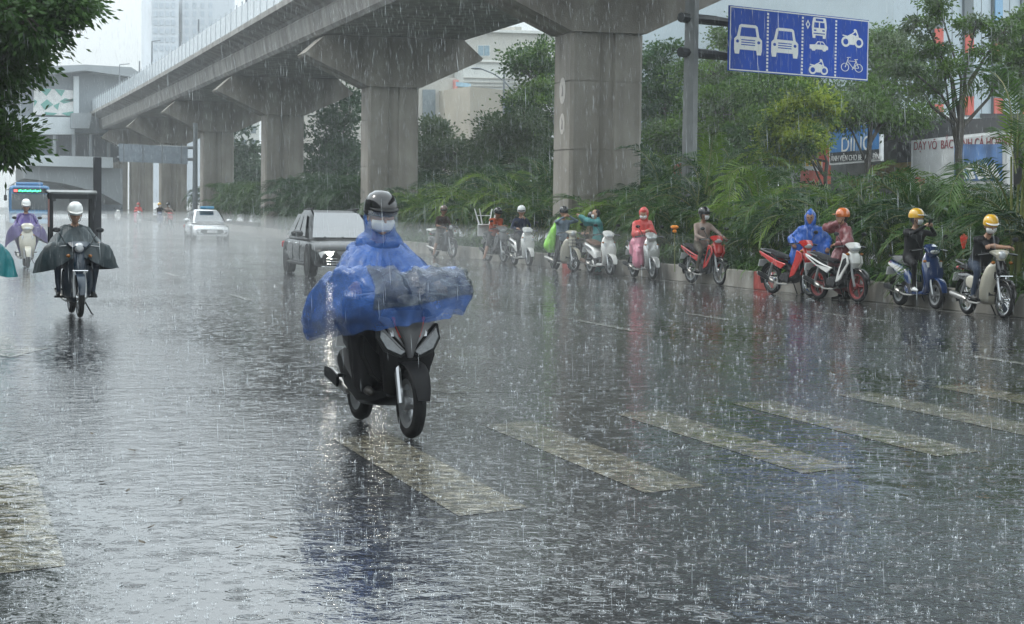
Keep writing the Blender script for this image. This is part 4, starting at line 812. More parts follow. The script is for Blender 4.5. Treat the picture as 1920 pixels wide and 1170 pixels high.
def car(label, loc, rz, m, L, W, H, suv, lit=False, plate='30A', taxi=False):
    t = thing('parked_car' if 0 else ('black_suv' if suv else 'white_hatchback'), label, 'car', loc, rz)
    hw = W / 2; zb = .24 if suv else .2; bel = H * .575; hood = bel - (.02 if suv else .06); secs = []
    st_ = [(-L / 2, .80, zb + .18, bel - .18), (-L / 2 + .06, .92, zb + .05, bel - .03), (-L / 2 + .4, .985, zb, bel), (-L * .2, 1, zb, bel), (L * .12, 1, zb, bel - .01), (L * .22, .99, zb, hood), (L * .32, .975, zb, hood - .04), (L * .42, .94, zb, hood - .10), (L / 2 - .12, .88, zb + .02, hood - .17), (L / 2 - .03, .80, zb + .07, hood - .24), (L / 2, .70, zb + .14, hood - .34)]
    for (x, w, z0, z1) in st_:
        w *= hw; zc = (z0 + z1) / 2; h = (z1 - z0) / 2; s_ = []
        for (a, b_) in ((-1, -.2), (-.99, .35), (-.95, .72), (-.82, .93), (-.45, 1), (0, 1.02), (.45, 1), (.82, .93), (.95, .72), (.99, .35), (1, -.2), (.97, -.75), (.88, -1), (0, -1), (-.88, -1), (-.97, -.75)): s_.append((x, a * w, zc + b_ * h))
        secs.append(s_)
    body = obj('body', MB().loft(secs), m, t, 50)
    xf, xr, xf2, xr2 = L * .26, -L * .46, -L * .01, -L * .30; w1, w2 = hw * .9, hw * .62; zr = H - .03
    def gh(u, v, lev):  # corner point of the cabin
        x = {0: (xr, xf), 1: (xr2, xf2)}[lev]; w = (w1, w2)[lev]; return Vector((x[u], (-w, w)[v], (bel - .03, zr)[lev]))
    g = MB(); rings = []
    for k in range(7):
        f = k / 6; z = (bel - .03) * (1 - f) + zr * f; a = xr * (1 - f) + xr2 * f; b_ = xf * (1 - f) + xf2 * f; w = w1 * (1 - f) + w2 * f - .03 * (f ** 6); w += .03 * math.sin(math.pi * f)
        if k == 6: a += .06; b_ -= .06; z += .02
        cx, rx = (a + b_) / 2, (b_ - a) / 2; rings.append([(cx + rx * math.copysign(abs(math.cos(q)) ** (2 / 6), math.cos(q)), w * math.copysign(abs(math.sin(q)) ** (2 / 6), math.sin(q)), z) for q in [2 * math.pi * j / 40 for j in range(40)]])
    cabin = fixn(obj('cabin', g.loft(rings), m, t, 40))
    def pane(name, A, B, C, D, off):
        o = Vector(off) * .035; q = MB(); rows = []
        for i in range(5):
            rows.append([(A.lerp(B, j / 4)).lerp(D.lerp(C, j / 4), i / 4) + o for j in range(5)])
        q.grid(rows); return obj(name, q, CARG if name != 'side_window' else TINT, cabin, 60)
    A, B, C, D = gh(1, 0, 0), gh(1, 1, 0), gh(1, 1, 1), gh(1, 0, 1)
    pane('windscreen', A.lerp(B, .055) + (D - A) * .06, A.lerp(B, .945) + (C - B) * .06, B.lerp(C, .93).lerp(A.lerp(D, .93), .07), A.lerp(D, .93).lerp(B.lerp(C, .93), .07), (.5, 0, .4))
    A, B, C, D = gh(0, 0, 0), gh(0, 1, 0), gh(0, 1, 1), gh(0, 0, 1)
    pane('rear_window', A.lerp(B, .1) + (D - A) * .25, A.lerp(B, .9) + (C - B) * .25, B.lerp(C, .9).lerp(A.lerp(D, .9), .1), A.lerp(D, .9).lerp(B.lerp(C, .9), .1), (-.5, 0, .4))
    for v in (0, 1):
        A, B, C, D = gh(0, v, 0), gh(1, v, 0), gh(1, v, 1), gh(0, v, 1); s = -1 if v == 0 else 1
        for (f0, f1) in ((.1, .36), (.38, .63), (.65, .9)):
            pane('side_window', A.lerp(B, f0) + (D - A) * .1, A.lerp(B, min(f1 + .03, .93)) + (C - B) * .1, D.lerp(C, f1 - .01).lerp(A.lerp(B, f1 - .01), .12), D.lerp(C, f0 + .02).lerp(A.lerp(B, f0 + .02), .12), (0, s * 1.2, .1))
        xr_ = .3; ra = MB().tube([(xr2 + .1, s * w2 * .9, H - .01), (0, s * w2 * .92, H + .03), (xf2 - .15, s * w2 * .9, H)], .022, 6)
        if suv: obj('roof_rail', ra, CHROME if 0 else BLACKP, t)
        mr_ = MB().body([(xf - .42, bel + .09, .1, .03), (xf - .38, bel + .1, .14, .075), (xf - .3, bel + .1, .13, .07), (xf - .24, bel + .1, .08, .03)], 12)
        mo = obj('door_mirror', mr_, m, t); mo.location.y = s * (hw + .1); mo['kind'] = 'thing' if 0 else 'thing'
        for dx in (-L * .09, L * .115): obj('door_seam', MB().box((dx, s * (hw * .997), (bel + zb) / 2 + .02), (.012, .012, bel - zb - .18)), BLACKP, t, 0)
        for dx in (-L * .2, L * .02): obj('door_handle', MB().box((dx, s * (hw * .995), bel - .13), (.18, .03, .03), ch=.01), CHROME if suv else m, t)
        obj('sill', MB().box((-.05, s * hw * .97, zb + .04), (L * .5, .06, .07), ch=.02), BLACKP, t)
        # lamps
        hz_ = hood - .30
        lm = MB().prism([(-.30, -.055), (.18, -.09), (.24, .02), (.12, .06), (-.28, .055)] if s > 0 else [(.30, -.055), (-.18, -.09), (-.24, .02), (-.12, .06), (.28, .055)], (L / 2 - .055, s * hw * .60, hz_), (.0, 1, 0), (0, 0, 1), (.035, 0, 0))
        hl = fixn(obj('headlight', lm, LAMP, t, 20)); hl.rotation_euler = (0, 0, 0)
        if lit: obj('bulb', MB().ball((L / 2 + .0, s * hw * .58, hz_ - .005), (.03, .06, .04), 10, 6), LIT, hl)
        obj('fog_lamp_recess', MB().box((L / 2 - .035, s * hw * .62, zb + .16), (.06, .24, .1), ch=.02), BLACKP, t)
        for wx in (L / 2 - .86, -L / 2 + .82):
            r = .35 if suv else .31; q = MB().lathe([(0, 0), (r * 1.14, 0), (r * 1.14, s * .03), (0, s * .03)], (wx, s * (hw - .045), r * 1.02), 'Y', 24); obj('wheel_arch', q, BLACKP, t)
            car_wheel(t, wx, s * (hw - .115), r, .215)
        obj('tail_light', MB().box((-L / 2 + .05, s * hw * .8, bel - .2), (.08, .3, .16), ch=.03), REDL, t)
    gz = hood - .36
    gr = obj('grille', MB().prism([(-.42, .14), (.42, .14), (.48, .03), (.3, -.13), (-.3, -.13), (-.48, .03)] if suv else [(-.5, .04), (.5, .04), (.38, -.03), (-.38, -.03)], (L / 2 - .03, 0, gz), (0, 1, 0), (0, 0, 1), (.05, 0, 0)), BLACKP, t, 0); fixn(gr)
    for i in range(6 if suv else 2): obj('grille_bar', MB().box((L / 2 + .025, 0, gz + .1 - i * .04 if suv else gz + .02 - i * .03), (.012, .8 - .07 * i, .012)), CHROME, gr, 0)
    if not suv: fixn(obj('lower_intake', MB().prism([(-.46, .1), (.46, .1), (.52, -.02), (.36, -.1), (-.36, -.1), (-.52, -.02)], (L / 2 - .03, 0, zb + .2), (0, 1, 0), (0, 0, 1), (.05, 0, 0)), BLACKP, t, 0))
    else:
        for i in range(3): obj('bumper_slat', MB().box((L / 2 - .0, 0, zb + .08 + i * .06), (.03, 1.25, .016), ch=.005), CHROME, t)
    obj('bumper_lip', MB().box((L / 2 - .05, 0, zb + .02), (.1, W * .78, .035), ch=.01), CHROME if suv else WHITEP, t)
    pl = obj('number_plate', MB().box((L / 2 + .04, 0, zb + .21), (.012, .46, .11)), WHITEP, t, 0)
    obj('wiper', MB().tube([(xf + .02, -.1, bel + .02), (xf2 + .42, .5, bel + .16)], .008, 4), BLACKP, cabin); obj('wiper', MB().tube([(xf + .02, .1 - .6, bel + .02), (xf2 + .42, .0, bel + .16)], .008, 4), BLACKP, cabin)
    if taxi: obj('roof_sign', MB().box((.1, 0, H + .08), (.18, .62, .12), ch=.03), mat('taxi_blue', (.08, .3, .5), .3), t)
    return t
car('black SUV with headlights on, driving behind the rider in blue', (8.7, 45.4, 0), R(-90.5), mat('black_car_paint', (.004, .006, .007), .22, 0, var=.05, coat=0, spec=.16), 4.7, 1.88, 1.51, True, lit=True)
car('small white hatchback taxi with a blue roof sign, alone in the spray', (11.25, 89.5, 0), R(-90), mat('white_car_paint', (.74, .76, .77), .12, 0, var=.03, coat=1), 3.85, 1.68, 1.38, False, taxi=True)
# bus
BBL = mat('bus_blue', (.02, .16, .36), .2, coat=1, vscale=1); bt = thing('city_bus', 'blue city bus with a green lit destination display at the left edge', 'bus', (4.75, 126, 0), R(-90))
secs = []
for (x, w, z0, z1) in ((-4.3, .94, .4, 2.5), (-4.2, 1, .32, 2.62), (3.9, 1, .32, 2.62), (4.15, .98, .3, 2.6), (4.25, .93, .34, 2.5)):
    hw = 1.22 * w; secs.append([(x, -hw, z0 + .1), (x, -hw, z1 - .25), (x, -hw * .93, z1 - .07), (x, -hw * .8, z1), (x, hw * .8, z1), (x, hw * .93, z1 - .07), (x, hw, z1 - .25), (x, hw, z0 + .1), (x, hw * .9, z0), (x, -hw * .9, z0)])
obj('body', MB().loft(secs), BBL, bt, 40)
ws = obj('windscreen', MB().box((4.22, 0, 1.62), (.12, 2.1, .98), ch=.04), CARG, bt); obj('centre_pillar', MB().box((4.29, 0, 1.62), (.02, .05, .96)), BLACKP, ws, 0)
ds = obj('destination_display', MB().box((4.22, 0, 2.28), (.12, 1.9, .3), ch=.03), BLACKP, bt)
for i in range(14): obj('green_segment', MB().box((4.285, -.42 + i * .095 - .2 + .0, 2.28 + .02 * math.sin(i * 2.1)), (.012, .072, .11)), mat('green_led', (.1, .8, .4), .4, var=0, emit=(.06, 1, .42), estr=2.2), ds, 0)
obj('red_number', MB().box((4.285, -.82, 2.28), (.012, .2, .14)), mat('red_led', (.8, .1, .1), .4, var=0, emit=(1, .12, .1), estr=2.0), ds, 0)
obj('roof_unit', MB().box((2.6, 0, 2.7), (2.4, 1.6, .2), ch=.06), BBL, bt); obj('bumper', MB().box((4.22, 0, .45), (.18, 2.3, .24), ch=.05), mat('bus_light_blue', (.12, .36, .6), .3), bt)
obj('band', MB().box((4.24, 0, .98), (.06, 2.28, .12), ch=.02), _mats['bus_light_blue'], bt)
for s in (-1, 1):
    obj('headlight', MB().ball((4.25, s * .86, .76), (.05, .2, .1), 12, 6), LAMP, bt)
    mm_ = obj('mirror_arm', MB().tube([(4.1, s * 1.18, 2.35), (4.5, s * 1.4, 2.3), (4.5, s * 1.42, 2.0)], .025, 6), BLACKP, bt); obj('mirror', MB().box((4.5, s * 1.42, 1.85), (.08, .18, .34), ch=.03), BLACKP, mm_)
    for wx in (-2.7, 2.7): car_wheel(bt, wx, s * 1.1, .44, .26)
    for k in range(5): obj('side_window', MB().box((-3.2 + k * 1.5, s * 1.222, 1.7), (1.36, .02, .85), ch=.008), CARG, bt)
# ------------------------------------------------------------ motorbikes (local: +x forward, +y the rider's left, exhaust on the right)
FORK = mat('fork_silver', (.42, .43, .44), .3, .8, var=.05); ENG = mat('engine_grey', (.05, .05, .053), .5, .3, var=.4, vscale=20); SEATB = mat('black_seat', (.016, .016, .018), .5, bump=.2, spec=.25)
AMB = mat('amber_lens', (.28, .10, .015), .2, var=.05); EXH = mat('exhaust_steel', (.36, .35, .33), .3, .85, var=.15, vscale=15)
def wheel(t, name, x, r, w, spokes, rimc):
    q = MB(); prof = [(r + w * .5 * math.cos(a) * 1.0 - w * .5, w * .5 * math.sin(a)) for a in [math.pi * 2 * k / 8 for k in range(9)]]
    q.lathe(prof, (x, 0, r), 'Y', 32); tw_ = obj(name, q, TYRE, t, 60)
    q = MB().lathe([(r - w * .8, -w * .35), (r - w * .72, -w * .4), (r - w * 1.15, -w * .3), (r - w * 1.2, 0), (r - w * 1.15, w * .3), (r - w * .72, w * .4), (r - w * .8, w * .35)], (x, 0, r), 'Y', 32)
    if spokes: 
        for i in range(spokes):
            a = i * 2 * math.pi / spokes; d = Vector((math.cos(a), 0, math.sin(a))); q.tube([Vector((x, 0, r)) + d * .03, Vector((x, 0, r)) + d * (r - w * 1.1)], [(.024, .014), (.016, .010)], 6, side=(0, 1, 0))
    else:
        for i in range(24):
            a = i * 2 * math.pi / 24; d = Vector((math.cos(a), 0, math.sin(a))); q.tube([Vector((x, .03 * (-1) ** i, r)), Vector((x, 0, r)) + d * (r - w * 1.1)], .0028, 3, cap=False)
    q.lathe([(0, -.055), (.045, -.055), (.05, 0), (.045, .055), (0, .055)], (x, 0, r), 'Y', 16); obj('rim', q, rimc, tw_)
    return tw_
def arc(cx, cz, r, a0, a1, w, th, n=9, taper=.6):
    return [(cx + r * math.cos(R(a0 + (a1 - a0) * i / n)), cz + r * math.sin(R(a0 + (a1 - a0) * i / n)), w * (1 - (1 - taper) * abs(2 * i / n - 1) ** 2), th) for i in range(n + 1)]
def bike(name, label, contact, yaw, style, paint, accent=None, seat=SEATB, rimc=None, plastic=BLACKP, group='motorbikes parked along the kerb', mirrors=True, spokes=5, rack=False, basket=False):
    """contact: where the front tyre touches the road; yaw: degrees the nose is swung towards the kerb"""
    accent = accent or paint; rimc = rimc or ALLOY; rz = R(yaw - 90); hd = Vector((math.cos(rz), math.sin(rz), 0)); loc = Vector(contact) - hd * .62; loc.z = 0
    t = thing(name, label, 'scooter' if style == 'scooter' else 'motorbike', loc, rz, group)
    sc_ = style == 'scooter'; r = .245 if sc_ else .285; w = .095 if sc_ else .078; top = .98
    wheel(t, 'front_wheel', .62, r, w, spokes, rimc); wheel(t, 'rear_wheel', -.60, r, w + .01, spokes, rimc)
    disc = MB().lathe([(.04, .06), (.10, .062), (.10, .066), (.04, .066)], (.62, 0, r), 'Y', 20); obj('brake_disc', disc, CHROME, t)
    for s in (-1, 1):
        q = MB().tube([(.62, s * .075, r), (.545, s * .075, r + .22), (.47, s * .06, .72)], [.022, .024, .02], 8); obj('fork_leg', q, FORK, t)
        # bars
    hb = MB().tube([(.30, -.34, top + .0), (.33, -.22, top + .02), (.39, -.08, top + .03), (.39, .08, top + .03), (.33, .22, top + .02), (.30, .34, top + .0)], .013, 8); hbo = obj('handlebar', hb, DARKM, t)
    for s in (-1, 1):
        obj('grip', MB().tube([(.335, s * .22, top + .018), (.30, s * .35, top - .002)], .019, 8), BLACKP, hbo); obj('brake_lever', MB().tube([(.40, s * .17, top + .02), (.40, s * .26, top + .012), (.365, s * .34, top + .0)], .007, 5), FORK, hbo)
        if mirrors:
            m_ = MB().tube([(.36, s * .17, top + .03), (.36, s * .23, top + .14), (.35, s * .27, top + .20)], .007, 5); m_.ball((.35, s * .30, top + .24), (.018, .06, .036), 10, 6); obj('mirror', m_, DARKM, hbo)
        obj('indicator', MB().ball((.47 if sc_ else .50, s * .15, .80 if sc_ else .86), (.05, .03, .026), 8, 5), AMB, t)
    obj('front_fender', MB().body(arc(.62, r, r + .035, 8, 158, .062 if not sc_ else .078, .012), 12), accent if style == 'sport' else paint, t)
    obj('rear_fender', MB().body(arc(-.60, r, r + .045, 60, 195, .075, .012), 12), plastic, t)
    e = MB().body([(.12, .30, .09, .07), (.0, .33, .12, .11), (-.14, .34, .12, .11), (-.26, .33, .08, .07)], 12); e.cyl((.02, -.16, .33), (.02, .15, .33), .085, None, 16); e.cyl((-.12, -.14, .36), (-.12, .12, .36), .055, None, 12)
    if not sc_:
        for i in range(5): e.box((.16 + i * .024, 0, .36 + i * .012), (.012, .17, .13))
    obj('engine', e, ENG, t)
    ex = MB().tube([(.12, -.08, .26), (.0, -.13, .21), (-.22, -.15, .22), (-.36, -.155, .26)], .017, 8); ex.tube([(-.34, -.16, .25), (-.40, -.165, .27), (-.80, -.18, .40 if style == 'sport' else .34), (-.84, -.18, .415 if style == 'sport' else .352)], [.03, .046, .05, .03], 12); obj('exhaust', ex, EXH, t)
    if style != 'cub': _g = obj('exhaust_guard', MB().body([(-.44, .31 , .012, .045), (-.62, .37 if style == 'sport' else .345, .012, .05), (-.78, .41 if style == 'sport' else .36, .01, .04)], 10), plastic, t); _g.location = (0, -.225, 0)
    for s in (-1, 1):
        obj('shock_absorber', MB().tube([(-.58, s * .12, r + .02), (-.44, s * .12, .62)], [.026, .022], 8), FORK if s < 0 else DARKM, t)
        obj('foot_peg', MB().tube([(.02, s * .12, .27), (.02, s * .30, .27)], .016, 6), BLACKP, t) if not sc_ else None
        obj('rear_peg', MB().tube([(-.28, s * .13, .36), (-.28, s * .27, .37)], .014, 6), BLACKP, t)
    obj('stand', MB().tube([(-.08, .10, .26), (-.12, .24, .015), (-.16, .26, .01)], .011, 6), DARKM, t)
    obj('tail_light', MB().body([(-.86, .74, .07, .03), (-.90, .75, .07, .03), (-.93, .76, .05, .015)], 10), REDL, t)
    obj('number_plate', MB().box((-.93, 0, .60), (.012, .19, .14), Matrix.Rotation(R(20), 3, 'Y')), WHITEP, t, 0)
    g = MB().tube([(-.50, -.12, .80), (-.80, -.12, .86), (-.93, -.05, .87), (-.93, .05, .87), (-.80, .12, .86), (-.50, .12, .80)], .013, 6); obj('grab_rail', g, FORK if rack or style == 'cub' else DARKM, t)
    if sc_:
        obj('leg_shield', MB().body([(.33, .27, .12, .05), (.44, .34, .15, .06), (.50, .46, .175, .06), (.50, .60, .20, .07), (.46, .74, .20, .075), (.41, .86, .15, .06), (.385, .94, .10, .04)], 18, 2.4), paint, t)
        obj('inner_shield', MB().body([(.36, .32, .13, .03), (.40, .5, .16, .03), (.38, .75, .165, .03), (.34, .9, .11, .03)], 14), plastic, t)
        obj('floorboard', MB().body([(.38, .27, .13, .035), (.15, .255, .155, .035), (-.10, .27, .16, .05), (-.2, .34, .15, .06)], 14, 4), paint, t)
        obj('rear_body', MB().body([(-.08, .34, .12, .05), (-.14, .48, .155, .11), (-.30, .58, .17, .135), (-.52, .64, .165, .12), (-.74, .71, .12, .08), (-.90, .77, .055, .035)], 18, 2.6), paint, t)
        for s in (-1, 1): 
            sp_o = obj('side_stripe', MB().body([(-.22, .60, .006, .035), (-.45, .655, .007, .045), (-.75, .735, .006, .02)], 10), accent if accent is not paint else plastic, t); sp_o.location = (0, s * .163, 0)
        _g = obj('transmission_case', MB().body([(-.15, .26, .05, .06), (-.40, .25, .05, .075), (-.66, .245, .045, .06)], 12), ENG, t); _g.location = (0, .14, 0)
        obj('seat', MB().body([(-.06, .715, .10, .03), (-.14, .745, .14, .045), (-.32, .765, .155, .05), (-.42, .79, .15, .05), (-.60, .82, .14, .05), (-.76, .835, .09, .035)], 16, 3), seat, t)
        cw = obj('handlebar_cowl', MB().body([(.47, .88, .07, .03), (.495, .95, .125, .05), (.46, 1.01, .155, .055), (.38, 1.05, .13, .045), (.31, 1.04, .08, .02)], 16, 2.2), paint, t)
        obj('headlight', MB().ball((.53, 0, .96), (.03, .085, .036), 14, 8), LAMP, cw); obj('badge_panel', MB().body([(.545, .56, .05, .012), (.53, .68, .07, .012), (.49, .80, .03, .01)], 10), accent if accent is not paint else CHROME, t)
        for s in (-1, 1): _g = obj('front_lamp', MB().body([(.54, .70, .012, .03), (.52, .79, .035, .02)], 8), LAMP, t); _g.location = (0, s * .12, 0)
    elif style == 'sport':
        obj('front_cowl', MB().body([(.50, .60, .05, .03), (.535, .70, .11, .05), (.50, .80, .13, .06), (.44, .90, .10, .05)], 16, 2.2), paint, t)
        for s in (-1, 1):
            q = MB().prism([(.50, .84), (.54, .70), (.44, .58), (.30, .40), (.14, .34), (.20, .52), (.30, .70), (.36, .88)], (0, s * .135, 0), (1, 0, 0), (0, 0, 1), (0, s * .035, 0)); q = obj('side_fairing', q, paint, t); fixn(q); shade_bevel(q, .012)
            q = MB().prism([(.47, .80), (.50, .70), (.38, .58), (.26, .46), (.30, .60), (.38, .76)], (0, s * .171, 0), (1, 0, 0), (0, 0, 1), (0, s * .004, 0)); fixn(obj('fairing_decal', q, accent, t))
            q = MB().prism([(-.02, .60), (-.30, .66), (-.88, .84), (-.86, .78), (-.52, .62), (-.18, .50)], (0, s * .10, 0), (1, 0, 0), (0, 0, 1), (0, s * .035, 0)); q = obj('side_panel', q, paint, t); fixn(q); shade_bevel(q, .01)
            q = MB().prism([(-.12, .60), (-.40, .66), (-.78, .79), (-.5, .65)], (0, s * .136, 0), (1, 0, 0), (0, 0, 1), (0, s * .004, 0)); fixn(obj('panel_decal', q, accent, t))
        obj('centre_frame', MB().body([(.36, .72, .07, .06), (.22, .52, .07, .06), (.05, .48, .07, .06), (-.10, .54, .08, .07), (-.5, .62, .09, .07), (-.84, .77, .06, .04)], 12), plastic, t)
        obj('seat', MB().body([(-.04, .70, .08, .025), (-.14, .73, .12, .035), (-.32, .75, .135, .04), (-.45, .79, .13, .04), (-.78, .85, .09, .03)], 16, 3), seat, t)
        cw = obj('handlebar_cowl', MB().body([(.49, .88, .07, .03), (.50, .96, .13, .05), (.43, 1.03, .16, .05), (.34, 1.03, .11, .03)], 16, 2.2), paint, t); obj('headlight', MB().ball((.52, 0, .955), (.03, .10, .045), 14, 8), LAMP, cw)
        obj('fender_tip', MB().body([(.86, .50, .05, .015), (.93, .43, .03, .01)], 8), accent, t)
    else:   # cub: flat wide leg shield, round nose
        q = MB(); rows = []
        for (x, z, w_) in ((.20, .20, .10), (.24, .30, .19), (.30, .45, .22), (.36, .62, .22), (.41, .78, .17), (.43, .86, .10)):
            rows.append([(x - .10 * (abs(k - 4) / 4) ** 2, w_ * (k - 4) / 4, z) for k in range(9)])
        q.grid(rows); ls = obj('leg_shield', q, accent, t); md = ls.modifiers.new('thickness', 'SOLIDIFY'); md.thickness = .02
        obj('front_cowl', MB().body([(.47, .58, .07, .04), (.49, .70, .085, .06), (.46, .84, .08, .05), (.41, .92, .06, .04)], 14), paint, t)
        obj('centre_frame', MB().body([(.38, .72, .06, .06), (.22, .54, .075, .07), (.0, .50, .085, .08), (-.14, .56, .10, .09), (-.5, .60, .12, .10), (-.8, .62, .09, .06)], 14), paint, t)
        for s in (-1, 1): obj('side_cover', MB().ball((-.28, s * .125, .54), (.17, .025, .10), 14, 8), accent, t)
        obj('seat', MB().body([(-.02, .71, .09, .03), (-.14, .745, .135, .045), (-.36, .75, .14, .045), (-.5, .765, .135, .045), (-.74, .77, .10, .035)], 16, 3), seat, t)
        cw = obj('handlebar_cowl', MB().body([(.47, .90, .06, .03), (.48, .97, .10, .06), (.40, 1.02, .17, .045), (.32, 1.02, .10, .025)], 16, 2.2), accent, t); obj('headlight', MB().lathe([(0, .05), (.04, .045), (.065, .02), (.07, 0), (.06, -.02)], (.49, 0, .975), 'X', 20), LAMP, cw)
        obj('front_carrier', MB().tube([(.5, -.1, .62), (.66, -.1, .66), (.66, .1, .66), (.5, .1, .62)], .01, 6), CHROME, t)
    if basket:
        q = MB()
        for z in (.66, .74, .82): q.tube([(.54, -.15, z), (.80, -.15, z), (.80, .15, z), (.54, .15, z), (.54, -.15, z)], .008, 4)
        for y_ in (-.15, -.05, .05, .15): q.tube([(.80, y_, .66), (.80, y_, .82)], .006, 4)
        obj('basket', q, DARKM, t)
    return t
# ------------------------------------------------------------ people
SK = mat('skin', (.42, .24, .16), .5, var=.08, vscale=9); SKT = mat('tanned_skin', (.27, .14, .085), .5, var=.08, vscale=9); HAIR = mat('black_hair', (.012, .011, .010), .4); SHOE = mat('dark_shoe', (.03, .028, .026), .5); MASKW = mat('white_face_mask', (.72, .74, .74), .6, var=.03)
EYE = mat('eye_dark', (.01, .01, .01), .2, var=0); LIPS = mat('lips', (.3, .1, .08), .5, var=0)
pending = []
def ik(a, b, l1, l2, pole):
    a, b, pole = Vector(a), Vector(b), Vector(pole); d = b - a; L_ = min(d.length, (l1 + l2) * .999); u = d.normalized(); x = (l1 * l1 - l2 * l2 + L_ * L_) / (2 * L_); h = math.sqrt(max(0, l1 * l1 - x * x)); p = (pole - u * pole.dot(u)).normalized(); return a + u * x + p * h, a + u * L_
def capsules(mb, caps):
    for lab, p0, p1, r0, r1 in caps:
        p0, p1 = Vector(p0), Vector(p1); d = (p1 - p0); n = d.length
        mb.ball(p0, r0, 10, 7); 
        if n > 1e-4: mb.ball(p1, r1, 10, 7); mb.tube([p0, p1], [r0, r1], 10)
def remesh(name, caps, matmap, parent, vox, folds=0.0, foldlab=(), extra=None, seed=0, thin=None):
    q = MB(); capsules(q, caps); o = obj(name, q, None, parent, 0); md = o.modifiers.new('union', 'REMESH'); md.mode = 'VOXEL'; md.voxel_size = vox; ms = o.modifiers.new('smooth', 'SMOOTH'); ms.factor = .5; ms.iterations = 3
    pending.append((o, caps, matmap, folds, foldlab, extra, seed)); return o
def finish_people():
    bpy.context.view_layer.update(); dg = bpy.context.evaluated_depsgraph_get(); done = []
    for o, *_ in pending: done.append(bpy.data.meshes.new_from_object(o.evaluated_get(dg)))
    for (o, caps, matmap, folds, foldlab, extra, seed), me in zip(pending, done):
        o.modifiers.clear(); n = len(me.vertices); co = np.empty(n * 3, np.float32); me.vertices.foreach_get('co', co); co = co.reshape(-1, 3); no = np.empty(n * 3, np.float32); me.vertices.foreach_get('normal', no); no = no.reshape(-1, 3)
        best = np.full(n, 1e9); lab = np.zeros(n, int); labs = list(matmap)
        for l, p0, p1, r0, r1 in caps:
            p0 = np.array(p0); d = np.array(p1) - p0; dd = d @ d; tt = np.clip(((co - p0) @ d) / dd, 0, 1) if dd > 1e-9 else np.zeros(n); dist = np.linalg.norm(co - p0 - tt[:, None] * d, axis=1) - (r0 + (r1 - r0) * tt); k = dist < best; best[k] = dist[k]; lab[k] = labs.index(l)
        if folds > 0:
            ok = np.array([labs[i] in foldlab for i in lab]); 
            for i in np.nonzero(ok)[0]:
                p = co[i]; f = noise.noise(Vector((p[0] * 11 + seed, p[1] * 11, p[2] * 3.2))) + .6 * noise.noise(Vector((p[0] * 24, p[1] * 24 + seed, p[2] * 8))); co[i] += no[i] * f * folds
            me.vertices.foreach_set('co', co.ravel())
        mats_ = []; 
        for l in labs:
            if matmap[l] not in mats_: mats_.append(matmap[l])
        me.materials.clear()
        for k in mats_: me.materials.append(k)
        lv = np.array([mats_.index(matmap[labs[i]]) for i in range(len(labs))])[lab]
        pv = np.array([p.vertices[0] for p in me.polygons]); me.polygons.foreach_set('material_index', lv[pv].astype(np.int32)); me.polygons.foreach_set('use_smooth', [True] * len(me.polygons)); me.update()
        if extra is not None:
            import bmesh
            for m_ in extra.mats:
                if m_ not in mats_: me.materials.append(m_); mats_.append(m_)
            e2 = extra.mesh('x', None, 60); bm = bmesh.new(); bm.from_mesh(me); off = len(bm.faces); bm.from_mesh(e2); bm.faces.ensure_lookup_table()
            for i, mi in enumerate(extra.mi): bm.faces[off + i].material_index = mats_.index(extra.mats[mi])
            bm.to_mesh(me); bm.free(); bpy.data.meshes.remove(e2)
        old = o.data; me.name = o.name; o.data = me; bpy.data.meshes.remove(old)
